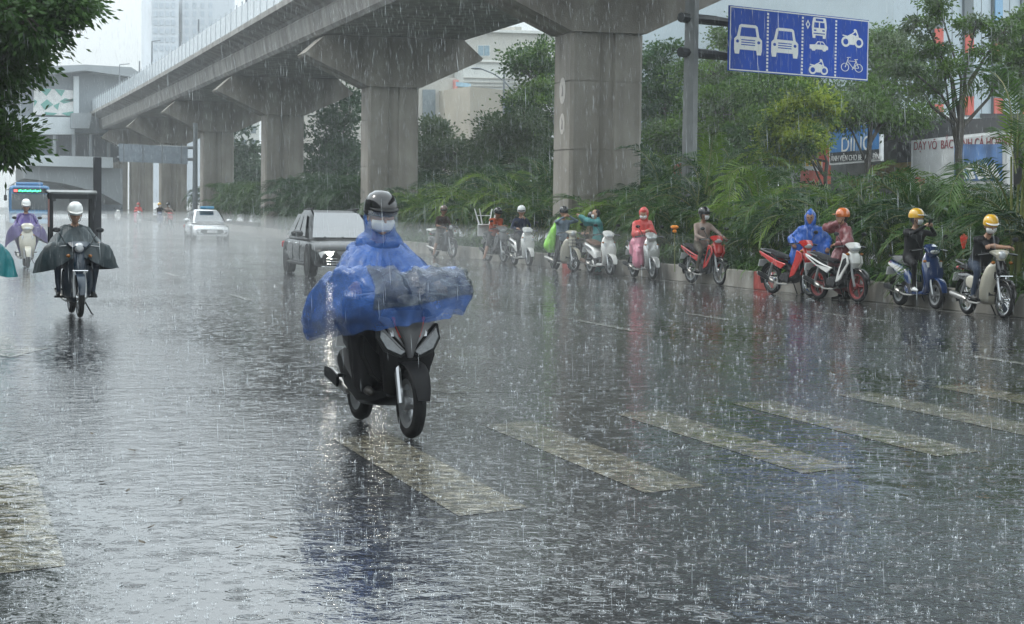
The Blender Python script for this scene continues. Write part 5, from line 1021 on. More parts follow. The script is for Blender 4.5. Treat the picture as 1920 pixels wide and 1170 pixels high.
def person(label, loc, rz, pelvis, lean, hands, feet, top, pants, skin=SK, sleeve=None, look=0, nod=0, shoe=SHOE, helmet=None, peak=True, mask=False, hair=True, coat=None, coatm=None, hood=False, skirt=None, vox=.021, s=1.0, group=None, elbow=(0, 0), name='person', coat_name='raincoat', shin=None, twist=0, cape=None, visor=None, kneeout=.28):
    """hands / feet: (right, left) targets in local metres; coat: caps radii grow; all limbs by two-bone IK"""
    t_loc = Vector(loc); P = Vector(pelvis); rl = Matrix.Rotation(R(lean), 3, 'Y'); tw2 = Matrix.Rotation(R(twist), 3, 'Z')
    def T(v): return P + tw2 @ (rl @ (Vector(v) * s))
    neck = T((0, 0, .50)); chest = T((0, 0, .33)); C = []
    for y in (-.065, .065): C += [('top', T((0, y * .9, .0)), T((.0, y, .16)), .125 * s, .108 * s), ('top', T((0, y, .16)), T((0.01, y * 1.15, .36)), .108 * s, .115 * s)]
    for y in (-.07, .07): C += [('pants', T((0, y, -.02)), T((0, y, .05)), .118 * s, .118 * s)]
    C += [('top', T((0, -.13, .425)), T((0, .13, .425)), .068 * s, .068 * s), ('skin', T((0, 0, .44)), T((.02, 0, .57)), .052 * s, .05 * s)]
    hr = tw2 @ Matrix.Rotation(R(look), 3, 'Z') @ Matrix.Rotation(R(nod), 3, 'Y'); hc = T((.035, 0, .665)) if lean < 25 else T((.0, 0, .62)) + Vector((.03, 0, .05))
    def Hd(x, y, z): return hc + hr @ (Vector((x, y, z)) * s)
    C += [('skin', Hd(.015, 0, -.02), Hd(.01, 0, .03), .085 * s, .09 * s), ('skin', Hd(.045, 0, -.085), Hd(.03, 0, -.03), .045 * s, .07 * s)]
    if hair: C += [('hair', Hd(-.025, 0, .035), Hd(-.03, 0, -.01), .093 * s, .085 * s)]
    ex = MB(); arms = []
    for i, (hnd, sy) in enumerate(zip(hands, (-1, 1))):
        sh = T((0, sy * .175, .425)); el, wr = ik(sh, hnd, .275 * s, .245 * s, (-.25 - elbow[i] * .3, sy * (.75 + elbow[i]), -.8)); arms.append((sh, el, wr))
        C += [('top', sh, el, .056 * s, .045 * s), ('sleeve', el, wr, .043 * s, .031 * s)]
        d = (wr - el).normalized(); pm = wr + d * .045 * s; C += [('skin', wr, pm, .03 * s, .034 * s)]
        sv = d.cross(Vector((0, 0, 1))); sv = sv.normalized() if sv.length > .1 else Vector((0, 1, 0)); dn = sv.cross(d); dn = -dn if dn.z > 0 else dn; ex.use(skin)
        for k in range(4):
            b0 = pm + sv * (k - 1.5) * .019 * s + d * .018 * s; l = (.03, .034, .032, .025)[k] * s; ex.tube([b0, b0 + d * l, b0 + d * l * 1.5 + dn * l * .8, b0 + d * l * 1.2 + dn * l * 1.6], [.0095 * s, .009 * s, .008 * s, .006 * s], 6)
        b0 = wr + sv * (.028 if sy < 0 else -.028) * s + d * .02; ex.tube([b0, b0 + d * .03 + sv * (.02 if sy < 0 else -.02), b0 + d * .055 + dn * .015], [.012 * s, .010 * s, .007 * s], 6)
    legs = []
    for f, sy in zip(feet, (-1, 1)):
        hp = P + tw2 @ Vector((0, sy * .09 * s, -.02)); an = Vector(f) + Vector((0, 0, .075 * s)); kn, an = ik(hp, an, .41 * s, .40 * s, (1, sy * kneeout, .25)); legs.append((hp, kn, an))
        C += [('pants', hp, kn, .092 * s, .062 * s), ('shin', kn, an, .058 * s, .038 * s), ('shoe', an + Vector((-.04, 0, -.035)) * s, an + Vector((.15, sy * .02, -.048)) * s, .040 * s, .030 * s)]
    if not mask: ex.use(LIPS).ball(Hd(.088, 0, -.065), (.008, .022, .006), 8, 4)
    ex.use(skin).ball(Hd(.105, 0, -.02), (.014 * s, .012 * s, .02 * s), 8, 5)
    for y in (-.032, .032): ex.use(EYE).ball(Hd(.092, y, .012), (.009, .013, .008), 8, 5)
    for y in (-.092, .092): ex.use(skin).ball(Hd(.0, y, -.01), (.018, .009, .028), 8, 5)
    mm = {'top': top, 'pants': pants, 'skin': skin, 'hair': HAIR, 'sleeve': sleeve or top, 'shin': shin or pants, 'shoe': shoe}
    o = remesh(name, C, mm, None, vox, .009, ('top', 'pants', 'sleeve', 'shin'), ex, hash(label) % 97 if 0 else len(label)); o.location = t_loc; o.rotation_euler = (0, 0, rz); tag(o, label, 'person', group)
    M4 = hr.to_4x4()
    if helmet:
        q = MB().use(helmet); prof = [(0, .135), (.05, .13), (.09, .105), (.115, .065), (.125, .02), (.127, -.02), (.12, -.035), (.115, -.02)]
        q.lathe([(a * s, b_ * s) for a, b_ in prof], (0, 0, 0), 'Z', 24); q.v = [tuple(Hd(v[0] / s * 1.08 - .01, v[1] / s * .95, v[2] / s + .048)) for v in q.v]; ho = obj('helmet', q, helmet, o, 50)
        if peak:
            rows = [[Hd(x_ * math.cos(a) + .02, .10 * math.sin(a) * 1.1, .078 - .02 * (x_ - .1) * 8 - .01) for a in [R(-70 + 20 * k) for k in range(8)]] for x_ in (.105, .14, .175)]
            pk = obj('peak', MB().grid(rows), BLACKP if peak is True else peak, ho); md = pk.modifiers.new('thickness', 'SOLIDIFY'); md.thickness = .006
        obj('chin_strap', MB().tube([Hd(.0, .10, .0), Hd(.04, .07, -.09), Hd(.055, 0, -.135), Hd(.04, -.07, -.09), Hd(.0, -.10, .0)], .005, 4), BLACKP, ho)
        if visor:
            rows = [[Hd(.125 * math.cos(a) + .02, .115 * math.sin(a), z) for a in [R(-75 + 15 * k) for k in range(11)]] for z in (.05, .0, -.05, -.075)]
            vs_ = obj('visor', MB().grid(rows), visor, ho); md = vs_.modifiers.new('thickness', 'SOLIDIFY'); md.thickness = .003
    if mask:
        rows = [[Hd(r_ * math.cos(a) + .012, (r_ + .004) * .92 * math.sin(a), z) for a in [R(-62 + 15.5 * k) for k in range(9)]] for z, r_ in ((-.015, .092), (-.035, .10), (-.06, .094), (-.085, .08), (-.105, .06))]
        mk = obj('face_mask', MB().grid(rows), MASKW, o, 180); md = mk.modifiers.new('thickness', 'SOLIDIFY'); md.thickness = .004
    if coat:
        K = []; g = .035
        for y in (-.07, .07): K += [('c', T((0, y, .0)), T((0, y * 1.2, .40)), (.15) * s, .125 * s)]
        K += [('c', T((0, -.14, .43)), T((0, .14, .43)), .09 * s, .09 * s), ('c', T((0, 0, .43)), T((.0, 0, .52)), .09, .075)]
        for (sh, el, wr) in arms: K += [('c', sh, el, .085 * s, .09 * s), ('c', el, el.lerp(wr, .9), .085 * s, .062 * s)]
        if hood: K += [('c', Hd(-.045, 0, .03), Hd(-.04, 0, -.07), .118 * s, .105 * s), ('c', Hd(.0, 0, .075), Hd(.03, 0, .085), .09 * s, .06 * s), ('c', Hd(-.02, .0, -.11), Hd(-.03, 0, -.16), .085, .1)]
        if hood:
            for y in (-.075, .075): K += [('c', Hd(.02, y, .04), Hd(.035, y * .8, -.09), .04, .04)]
        for (a, b_, r0, r1) in (skirt or []): K += [('c', Vector(a), Vector(b_), r0, r1)]
        co = remesh(coat_name, K, {'c': coatm}, o, vox, .022, ('c',), None, len(label) * 3)
    return o, Hd, arms
def catmull(P, n, closed=False):
    k = len(P); out = []; segs = k if closed else k - 1
    for i in range(n if closed else n + 1):
        f = i / n * segs; j = min(int(f), segs - 1); t = f - j; g = lambda q: P[q % k] if closed else P[max(0, min(k - 1, q))]
        a, b_, c, d = g(j - 1), g(j), g(j + 1), g(j + 2); out.append(.5 * ((2 * b_) + (c - a) * t + (2 * a - 5 * b_ + 4 * c - d) * t * t + (3 * b_ - a - 3 * c + d) * t ** 3))
    return out
def cape(name, rows, m, parent, nu=96, nv=34, amp=.018, seed=1, fr=7.0, u0=0, u1=None, v0=0, v1=None, off=0.0, crump=0.0, grow=1.0):
    """poncho from rings of control points, neck to hem, with folds running down it"""
    C = [[Vector(p) for p in r_] for r_ in rows]; cols = [catmull([C[i][j] for i in range(len(C))], nv) for j in range(len(C[0]))]
    rings = [catmull([cols[j][i] for j in range(len(cols))], nu, True) for i in range(nv + 1)]; u1 = nu if u1 is None else u1; v1 = nv if v1 is None else v1
    R2 = []
    for i in range(v0, v1 + 1):
        row = []
        for jj in range(u0, u1 + 1):
            j = jj % nu; p = rings[i][j]; n_ = (rings[i][(j + 1) % nu] - rings[i][j - 1]).cross(rings[min(i + 1, nv)][j] - rings[max(i - 1, 0)][j]); n_ = -n_.normalized() if n_.length > 1e-9 else Vector((0, 0, 1))
            a = 2 * math.pi * j / nu; w_ = min(1, i / nv * 1.6)
            f = 1 - 3.2 * abs(noise.noise(Vector((math.cos(a) * fr * .5 + seed, math.sin(a) * fr * .5, i / nv * .8)))) ; f2 = noise.noise(Vector((p.x * 14, p.y * 14 + seed, p.z * 9)))
            f3 = 1 - 3 * abs(noise.noise(Vector((p.x * 9 + seed, p.y * 19, p.z * 5)))); q = p + n_ * (off + amp * w_ * (f + f2 * .45 + f3 * .38)); 
            if crump: q += n_ * crump * (1.2 * abs(noise.noise(Vector((p.x * 17, p.y * 16, p.z * 34)))) + .5 * noise.noise(Vector((p.x * 60, p.y * 55, p.z * 60))))
            row.append(q)
        R2.append(row)
    o = obj(name, MB().grid(R2), m, parent, 180); return o
import re
# ------------------------------------------------------------ cloth and paint
def cloth(name, c, rough=.55, **k): return mat(name, tuple(q * .85 for q in c), rough + .1, var=.25, vscale=5, bump=.15, bscale=90, spec=.22, **k)
def plastic_sheet(name, c, alpha, rough=.16): return mat(name, c, rough, var=.2, vscale=5, alpha=alpha, coat=.15, spec=.4, bump=.35, bscale=30)
JEANS = cloth('dark_jeans', (.03, .045, .075)); BLACKC = cloth('black_cloth', (.014, .014, .016)); GREYC = cloth('grey_trousers', (.13, .12, .11)); BRN = cloth('brown_shirt', (.05, .03, .025))
ORG = cloth('orange_red_shirt', (.42, .08, .03)); NAVYC = cloth('navy_jacket', (.02, .028, .06)); BLSH = cloth('grey_blue_shirt', (.2, .26, .32)); TEAL = cloth('teal_dress', (.10, .30, .30)); OLV = cloth('olive_brown_coat', (.12, .10, .065))
REDC = plastic_sheet('coral_red_raincoat', (.62, .09, .08), 1, .3); PINK = plastic_sheet('pink_raincoat', (.65, .25, .33), .9, .3); BEI = cloth('beige_shirt', (.34, .26, .22)); BLUC = plastic_sheet('royal_blue_raincoat', (.02, .10, .42), 1, .28); MAR = plastic_sheet('maroon_raincoat', (.20, .06, .065), 1, .32)
BLUT = plastic_sheet('blue_poncho', (.045, .125, .38), .64, .18); DKG = plastic_sheet('slate_poncho', (.014, .028, .034), 1, .5); PUR = plastic_sheet('purple_poncho', (.06, .035, .17), 1, .3); TEALP = plastic_sheet('teal_poncho', (.01, .18, .2), 1, .3); LIME = plastic_sheet('lime_raincoat', (.22, .55, .05), 1, .3)
H_BLK = mat('black_helmet', (.012, .012, .013), .2, coat=.4, var=.05); H_WHT = mat('white_helmet', (.75, .76, .75), .2, coat=1, var=.03); H_YEL = mat('yellow_helmet', (.75, .42, .02), .25, coat=1, var=.05); H_ORG = mat('orange_helmet', (.65, .16, .03), .25, coat=1, var=.08); H_BRN = mat('brown_helmet', (.14, .08, .055), .3, coat=1); H_GRY = mat('silver_black_helmet', (.012, .012, .013), .16, coat=.5)
P_BLK = mat('black_paint', (.010, .010, .012), .2, coat=.3, var=.05); P_RED = mat('red_paint', (.50, .025, .02), .2, coat=1, var=.06); P_WHT = mat('white_bike_paint', (.70, .70, .67), .2, coat=1, var=.05); P_CRM = mat('cream_bike_paint', (.50, .47, .38), .3, coat=.6, var=.06); P_NVY = mat('navy_paint', (.012, .035, .12), .18, coat=1, var=.06); P_SIL = mat('silver_paint', (.46, .46, .45), .25, .35, coat=1, var=.05); P_DBL = mat('dark_blue_paint', (.006, .02, .04), .3, coat=.3, var=.1); BRSEAT = mat('brown_seat', (.13, .075, .05), .5); GRYP = mat('grey_plastic', (.16, .16, .165), .4)
DSIL = mat('dim_silver', (.17, .17, .175), .35, .3, spec=.3); P_MAT = mat('dull_black_paint', (.006, .006, .007), .42, var=.1, spec=.15); SMOKE = mat('smoked_lens', (.06, .065, .07), .1, coat=1, var=.3, vscale=30)
def bpos(b, x, y, z=0):
    rz = b.rotation_euler.z; c, s = math.cos(rz), math.sin(rz); return Vector((b.location.x + c * x - s * y, b.location.y + s * x + c * y, z))
def ride(b, label, hands=None, feet=None, pelvis=(-.20, 0, .86), lean=12, **k):
    hands = hands or ((.29, -.29, 1.02), (.29, .29, 1.02)); feet = feet or ((.10, -.14, .28), (.10, .14, .28))
    return person(label, bpos(b, 0, 0, 0), b.rotation_euler.z, pelvis, lean, hands, feet, k.pop('top'), k.pop('pants'), **k)
PG = 'motorbikes parked along the kerb'; PP = 'people sheltering beside the kerb'
GR1 = ((.02, -.36, .0), (.05, .22, .27)); GR2 = ((.05, -.36, .0), (.02, .36, .0))
# ------------------------------------------------------------ the row along the kerb, far to near
ba = bike('motorbike', 'black motorbike farthest left in the parked row, with a pale rear box', gp(848, 484), 13, 'cub', P_BLK, P_BLK, rimc=CHROME, spokes=0)
q = MB().body([(-.62, .84, .16, .04), (-.75, .88, .17, .06), (-.98, .88, .14, .03)], 14); obj('rear_shelf', q, P_WHT, ba)
ride(ba, 'seated person in a dark shirt and brown cap, farthest left in the parked row', top=BRN, pants=GREYC, skin=SKT, sleeve=SKT, shin=SKT, lean=14, feet=GR1, helmet=H_BRN, group=PP, look=-25, nod=10, hands=((.18, -.12, .98), (.24, .10, .98)))
bb = bike('motorbike', 'dark grey motorbike carrying an upturned white chair', gp(945, 493), 7, 'sport', GRYP, P_BLK)
ride(bb, 'seated person in an orange-red shirt leaning on crossed arms', top=ORG, pants=BLACKC, skin=SKT, shin=SKT, sleeve=SKT, lean=24, feet=((.02, -.4, 0), (.05, .22, .27)), helmet=H_BLK, group=PP, hands=((.24, .14, 1.08), (.26, -.12, 1.10)), look=8, nod=18)
ch = thing('plastic_chair', 'white plastic chair tied upside down behind the rider in orange', 'chair', bpos(bb, -.52, -.12, 0), bb.rotation_euler.z)
for i, (x, y) in enumerate(((-.16, -.22), (.16, -.22), (-.16, .20), (.16, .20))): obj('leg', MB().tube([(x * .8, y * .8, 1.13), (x * 1.25, y * 1.35, 1.58)], [(.034, .02), (.022, .014)], 8), WHITEP, ch)
obj('seat', MB().box((0, 0, 1.11), (.38, .4, .035), ch=.012), WHITEP, ch); obj('backrest', MB().box((-.19, 0, .93), (.03, .38, .34), ch=.01), WHITEP, ch); obj('stretcher', MB().tube([(-.15, -.22, 1.38), (-.15, .22, 1.38)], .012, 6), WHITEP, ch)
bc = bike('scooter', 'white scooter facing the camera, its rider in a white helmet', gp(992, 500), 3, 'scooter', P_WHT, P_WHT, rack=True)
ride(bc, 'seated person in a navy jacket and white helmet holding a hand to the mouth', top=NAVYC, pants=BLACKC, lean=8, helmet=H_WHT, group=PP, hands=((.20, -.22, 1.05), (.10, .05, 1.32)), look=-20, nod=14)
bd_ = bike('motorbike', 'cream and black motorbike with a front basket beside the green raincoat', gp(1077, 510), 7, 'cub', P_CRM, P_CRM, rimc=CHROME, spokes=0, basket=True, mirrors=False)
od, Hd_, _ = ride(bd_, 'person in a grey-blue shirt with both hands at the helmet strap', top=BLSH, pants=BLACKC, lean=4, pelvis=(-.16, 0, .84), feet=((.05, -.32, 0), (.04, .36, 0)), helmet=H_BLK, peak=False, group=PP, hands=((.10, -.08, 1.40), (.12, .07, 1.42)), look=-15, nod=5, elbow=(.4, .4), skin=SK)
gc = remesh('raincoat', [('c', (-.28, -.06, 1.32), (-.30, -.15, 1.05), .06, .13), ('c', (-.30, -.15, 1.05), (-.38, -.22, .66), .13, .20), ('c', (-.38, -.18, .7), (-.30, -.02, .66), .14, .12)], {'c': LIME}, od, .02, .022, ('c',), None, 4); gc['label'] = 'lime green raincoat hanging off the shoulder'
be0 = bike('motorbike', 'dark motorbike mostly hidden behind the white scooter with the brown seat', gp(1110, 511.5), 12, 'sport', P_BLK, GRYP)
be0.location.x += .12
be = bike('scooter', 'white scooter with a brown seat and nobody on it', gp(1145, 517), 5, 'scooter', P_WHT, GRYP, seat=BRSEAT, plastic=mat('brown_inner_plastic', (.12, .075, .05), .45))
fw_ = math.pi - TH
wl = gp(1163, 513.5); wl.x = min(wl.x, 15.62)
person('standing woman in a long teal dress and mask reaching out to fasten a helmet', (wl.x, wl.y, 0), fw_, (0, 0, .84), 3, ((.44, -.05, 1.40), (.46, .07, 1.44)), ((.04, -.1, 0), (-.04, .12, 0)), TEAL, TEAL, mask=True, group=PP, coat=True, coatm=TEAL, coat_name='dress', skirt=[((0, 0, .85), (0, 0, .32), .17, .21)], elbow=(.1, .1), s=.98, look=4)
w2 = gp(1137, 512); 
person('person in an olive coat and dark helmet behind the white scooter', (15.66, wl.y + .35, 0), fw_ + .5, (.0, 0, .78), 6, ((.25, -.15, 1.0), (.25, .15, 1.0)), ((.02, -.1, 0), (-.02, .1, 0)), OLV, BLACKC, helmet=H_GRY, group=PP, coat=True, coatm=OLV, skirt=[((0, 0, .85), (0, 0, .55), .18, .24)], s=.93)
bf = bike('scooter', 'silver scooter under the rider in the coral hooded raincoat', gp(1225, 524), 2, 'scooter', P_SIL, P_WHT, mirrors=True)
ride(bf, 'person in a coral red hooded raincoat with a pink plastic skirt', top=REDC, pants=PINK, lean=10, mask=True, group=PP, hands=((.14, -.05, 1.10), (.16, .06, 1.12)), coat=True, coatm=REDC, hood=True, look=-30, nod=16)
fsk = bpy.data.objects['raincoat'] if 0 else None
pk_ = remesh('rain_skirt', [('c', (-.2, 0, .88), (-.05, -.12, .82), .19, .2), ('c', (-.05, -.12, .82), (.12, -.17, .62), .18, .14), ('c', (.12, -.17, .66), (.12, -.17, .40), .13, .16), ('c', (.0, .12, .8), (.12, .15, .5), .17, .13), ('c', (-.25, -.1, .8), (-.3, -.12, .62), .15, .13)], {'c': PINK}, None, .021, .02, ('c',), None, 9)
pk_.parent = [o for o in bpy.data.objects if o.get('label', '').startswith('person in a coral')][0]
bg = bike('motorbike', 'red and black motorbike under the rider in the beige shirt', gp(1350, 535), 9, 'sport', P_RED, P_BLK)
ride(bg, 'seated person in a beige button shirt, black helmet and white mask looking up the road', top=BEI, pants=cloth('khaki_trousers', (.09, .08, .06)), lean=6, mask=True, helmet=H_BLK, group=PP, hands=((.20, -.14, .99), (.30, .28, 1.02)), feet=((.04, -.24, .27), (.04, .36, 0)), look=32, skin=SKT)
bh = bike('motorbike', 'bright red motorbike parked with an empty seat', gp(1520, 556), 13, 'sport', P_RED, P_RED, rimc=CHROME, rack=True, spokes=0)
pos = bpos(bh, .10, .36)
person('standing man in a long royal blue poncho with a pointed hood', (pos.x, pos.y, 0), R(-118), (0, 0, .84), 3, ((.16, -.30, .98), (.16, .34, .92)), ((.03, -.12, 0), (.03, .12, 0)), BLUC, BLACKC, skin=SKT, group=PP, coat=True, coatm=BLUC, hood=True, skirt=[((0, 0, .85), (0, .0, .62), .2, .33), ((0, -.16, 1.1), (.02, -.26, .66), .15, .16), ((0, .16, 1.1), (.02, .26, .66), .15, .16), ((-.02, 0, 1.56), (.0, 0, 1.68), .09, .015)], look=-6, coat_name='poncho', s=.98)
bi = bike('motorbike', 'white and black sports motorbike with red wheel spokes', gp(1608, 567), 9.6, 'sport', P_WHT, P_BLK, rimc=mat('dark_red_rim', (.18, .02, .02), .4, var=.1), rack=True)
pos = bpos(bi, -.30, .34)
person('standing person in a long maroon raincoat and orange helmet, hand raised to the face', (pos.x, pos.y, 0), fw_ + .15, (0, 0, .85), 2, ((.13, -.02, 1.42), (.22, .2, 1.02)), ((.03, -.1, 0), (-.03, .12, 0)), MAR, BLACKC, helmet=H_ORG, peak=H_ORG, group=PP, coat=True, coatm=MAR, skirt=[((0, 0, .85), (0, 0, .36), .2, .27), ((0.1, .1, .9), (.24, .12, .62), .13, .12)], elbow=(.2, .1), look=0)
bj = bike('scooter', 'navy blue scooter with white side flash under the person in the yellow helmet', gp(1755, 580), 2, 'scooter', P_NVY, P_WHT, seat=GRYP, rimc=ALLOY)
ride(bj, 'seated person in a black jacket and yellow helmet holding a phone up to the face', top=BLACKC, pants=BLACKC, lean=6, mask=True, helmet=H_YEL, peak=P_WHT, group=PP, hands=((.24, -.02, 1.40), (.24, .08, 1.38)), look=38, shoe=WHITEP, elbow=(.25, .3))
ph_ = MB().box((0, 0, 0), (.012, .08, .15), ch=.005); po = obj('phone', ph_, BLACKP); po.location = bpos(bj, .31, .03, 1.45); po.rotation_euler = (0, .2, bj.rotation_euler.z + .5); tag(po, 'black phone held up by the person in the black jacket', 'phone')
bk = bike('motorbike', 'cream step-through motorbike at the right end of the row', gp(1883, 598), -2, 'cub', P_BLK, P_CRM, rimc=CHROME, spokes=0)
ride(bk, 'seated man in a black t-shirt and yellow helmet, arms crossed on the handlebar', top=BLACKC, pants=JEANS, sleeve=SK, lean=30, mask=True, helmet=H_YEL, peak=P_WHT, group=PP, hands=((.34, .16, 1.10), (.36, -.14, 1.12)), feet=((.04, -.24, .27), (.05, .34, 0)), look=-8, nod=16, elbow=(.5, .5), pelvis=(-.24, 0, .84))
# ------------------------------------------------------------ moving riders
MG = None
for _n in BLUT.node_tree.nodes:
    if _n.type == 'BUMP': _n.inputs['Strength'].default_value = .9
    if _n.type == 'TEX_NOISE' and _n.inputs['Scale'].default_value == 30: _n.inputs['Scale'].default_value = 15
mb_ = bike('scooter', 'black scooter ridden straight towards the camera, red and grey nose with two slanted headlights', gp(770, 822), 5, 'scooter', P_MAT, P_MAT, group='motorbikes being ridden through the rain', mirrors=False)
for s in (-1, 1):
    for nm, poly, x0, th_, mt in (('nose_lamp', [(.03, .60), (.20, .77), (.215, .70), (.17, .62), (.07, .575)], .545, .03, SMOKE), ('lamp_slash', [(.03, .60), (.07, .62), (.19, .745), (.2, .775)], .563, .02, DSIL), ('lamp_smoked_rim', [(.02, .585), (.205, .795), (.225, .79), (.235, .69), (.18, .60), (.07, .555)], .525, .03, BLACKP), ('red_flash', [(.045, .69), (.10, .84), (.125, .84), (.075, .70)], .575, .012, P_RED), ('grey_flash', [(.03, .62), (.19, .80), (.215, .82), (.20, .845), (.13, .83)], .55, .022, DSIL), ('side_cowl', [(.10, .34), (.20, .42), (.26, .56), (.255, .70), (.19, .60), (.10, .52)], .38, .12, P_MAT)):
        pl0 = [(s * a, b_) for a, b_ in poly]; oo = fixn(obj(nm, MB().prism(pl0, (x0, 0, 0), (0, 1, 0), (-.25, 0, 1), (th_, 0, 0)), mt, mb_, 0)); oo.location.x = .17 if nm != 'side_cowl' else .0; shade_bevel(oo, .006)
obj('nose_panel', MB().body([(.585, .56, .02, .02), (.60, .66, .05, .025), (.56, .78, .10, .03), (.50, .87, .13, .03)], 14, 2.2), mat('nose_grey', (.07, .07, .073), .35, spec=.3), mb_)
obj('fender_plate', MB().box((.70, 0, .50), (.02, .12, .03), ch=.006), CHROME, mb_)
obj('lower_body', MB().body([(.44, .30, .13, .04), (.30, .26, .20, .06), (.0, .26, .22, .09), (-.3, .36, .22, .12), (-.55, .48, .20, .10)], 16, 3), P_MAT, mb_)
rm, HdM, armM = ride(mb_, 'rider in a billowing translucent blue poncho on the black scooter in the foreground', top=BLUT, pants=BLACKC, lean=6, pelvis=(-.24, 0, .86), mask=True, helmet=H_GRY, peak=True, hands=((.30, -.31, 1.03), (.30, .31, 1.03)), nod=8, look=2, vox=.014, kneeout=.5, feet=((.16, -.18, .27), (.16, .18, .27)), visor=mat('clear_visor', (.6, .65, .7), .08, alpha=.14, var=0), s=1.02)
mem = remesh('hood', [('c', HdM(-.05, 0, -.02), HdM(-.03, 0, -.14), .105, .10), ('c', HdM(-.02, -.07, -.04), HdM(.02, -.06, -.14), .05, .06), ('c', HdM(-.02, .07, -.04), HdM(.02, .06, -.14), .05, .06), ('c', HdM(0, -.1, -.2), HdM(0, .1, -.2), .09, .09)], {'c': BLUT}, rm, .014, .012, ('c',), None, 5)
rowsM = [[(0.02, 0, 1.3), (0, 0.09, 1.31), (-0.1, 0.13, 1.34), (-0.22, 0.1, 1.36), (-0.26, 0, 1.37), (-0.22, -0.1, 1.36), (-0.1, -0.13, 1.34), (0, -0.09, 1.31)],
         [(0.06, 0, 1.22), (0.03, 0.16, 1.25), (-0.12, 0.26, 1.26), (-0.28, 0.18, 1.28), (-0.34, 0, 1.29), (-0.28, -0.18, 1.28), (-0.12, -0.26, 1.26), (0.03, -0.16, 1.25)],
         [(0.14, 0, 1.12), (0.16, 0.24, 1.15), (-0.02, 0.37, 1.11), (-0.32, 0.26, 1.05), (-0.42, 0, 1.05), (-0.32, -0.27, 1.05), (-0.02, -0.37, 1.11), (0.16, -0.24, 1.15)],
         [(0.44, 0, 1.16), (0.44, 0.36, 1.17), (0.16, 0.385, 1.1), (-0.38, 0.34, 0.9), (-0.54, 0, 0.9), (-0.4, -0.38, 0.95), (0.06, -0.45, 1.1), (0.42, -0.38, 1.17)],
         [(0.66, 0, 1.06), (0.62, 0.38, 1.08), (0.26, 0.43, 0.98), (-0.42, 0.36, 0.78), (-0.62, 0, 0.78), (-0.46, -0.39, 0.85), (-0.04, -0.54, 0.95), (0.58, -0.37, 1.02)],
         [(0.72, 0, 0.93), (0.68, 0.37, 1), (0.3, 0.45, 0.92), (-0.42, 0.34, 0.72), (-0.64, 0, 0.73), (-0.5, -0.41, 0.72), (-0.12, -0.55, 0.78), (0.6, -0.4, 0.88)],
         [(0.7, 0, 0.8), (0.66, 0.32, 0.86), (0.32, 0.39, 0.9), (-0.4, 0.32, 0.7), (-0.63, 0, 0.7), (-0.5, -0.38, 0.64), (-0.16, -0.49, 0.64), (0.52, -0.32, 0.74)]]
pc = cape('poncho', rowsM, BLUT, rm, nu=160, nv=60, amp=.026, seed=3)
CLR = mat('clear_poncho_window', (.06, .07, .07), .16, alpha=.58, var=.7, vscale=9, coat=.25, spec=.35, bump=.8, bscale=26)
cape('clear_window', rowsM, CLR, pc, nu=160, nv=60, amp=.026, seed=3, u0=-14, u1=26, v0=31, v1=50, off=.010, crump=.02)
remesh('rain_trousers', [c for y in (-1, 1) for c in (('c', (-.25, y * .1, .88), (.14, y * .21, .76), .15, .12), ('c', (.14, y * .21, .76), (.14, y * .19, .36), .12, .095))], {'c': BLACKC}, rm, .018, .014, ('c',), None, 6)
b2 = bike('motorbike', 'dark blue step-through motorbike coming on behind, its rider in a slate poncho', gp(150, 596), 2, 'cub', P_DBL, P_DBL, group='motorbikes being ridden through the rain', rimc=CHROME, spokes=0)
r2, Hd2, _ = ride(b2, 'rider in a dark slate poncho and white helmet on the dark blue motorbike', top=DKG, pants=JEANS, lean=10, mask=False, helmet=H_WHT, peak=P_WHT, feet=((.03, -.24, .27), (.03, .24, .27)), nod=18, pelvis=(-.22, 0, .82), vox=.018, kneeout=.5, s=.96)
def capeset(sc_y=1.0, hem=0.0, sag=0.0, z=0.0):
    A = [[(.03, 0, 1.24), (.0, .08, 1.25), (-.10, .12, 1.27), (-.2, .1, 1.29), (-.24, 0, 1.3), (-.2, -.1, 1.29), (-.10, -.12, 1.27), (.0, -.08, 1.25)],
         [(.08, 0, 1.14), (.05, .17, 1.17), (-.10, .26, 1.17), (-.26, .18, 1.18), (-.32, 0, 1.18), (-.26, -.18, 1.18), (-.10, -.26, 1.17), (.05, -.17, 1.17)],
         [(.2, 0, 1.03), (.2, .26, 1.05), (.0, .38, 1.02), (-.3, .3, .98), (-.4, 0, .98), (-.3, -.3, .98), (.0, -.38, 1.02), (.2, -.26, 1.05)],
         [(.34, 0, 1.02), (.34, .36, 1.02), (.06, .47, .92), (-.35, .36, .85), (-.5, 0, .85), (-.35, -.36, .85), (.06, -.47, .92), (.34, -.36, 1.02)],
         [(.40, 0, .93), (.40, .38, .90), (.08, .54, .82), (-.4, .38, .75), (-.55, 0, .75), (-.4, -.38, .75), (.08, -.54, .80), (.40, -.40, .88)],
         [(.46, 0, .84 - hem), (.44, .36, .70 - hem), (.04, .62, .68 - sag), (-.4, .36, .64), (-.56, 0, .66), (-.4, -.36, .62), (.02, -.60, .60 - sag), (.42, -.38, .66 - hem)]]
    return [[(x, y * sc_y, zz + z) for x, y, zz in r_] for r_ in A]
cape('poncho', capeset(.98), DKG, r2, nu=88, nv=28, amp=.022, seed=11)
cgx = thing('cargo_frame', 'open dark cargo frame with a pale curved roof, strapped behind the rider in slate', 'rack', bpos(b2, -.62, 0, 0), b2.rotation_euler.z)
for x in (-.16, .16):
    for y in (-.30, .28): obj('upright', MB().box((x, y, 1.28), (.035, .05, .92)), DARKM, cgx, 0)
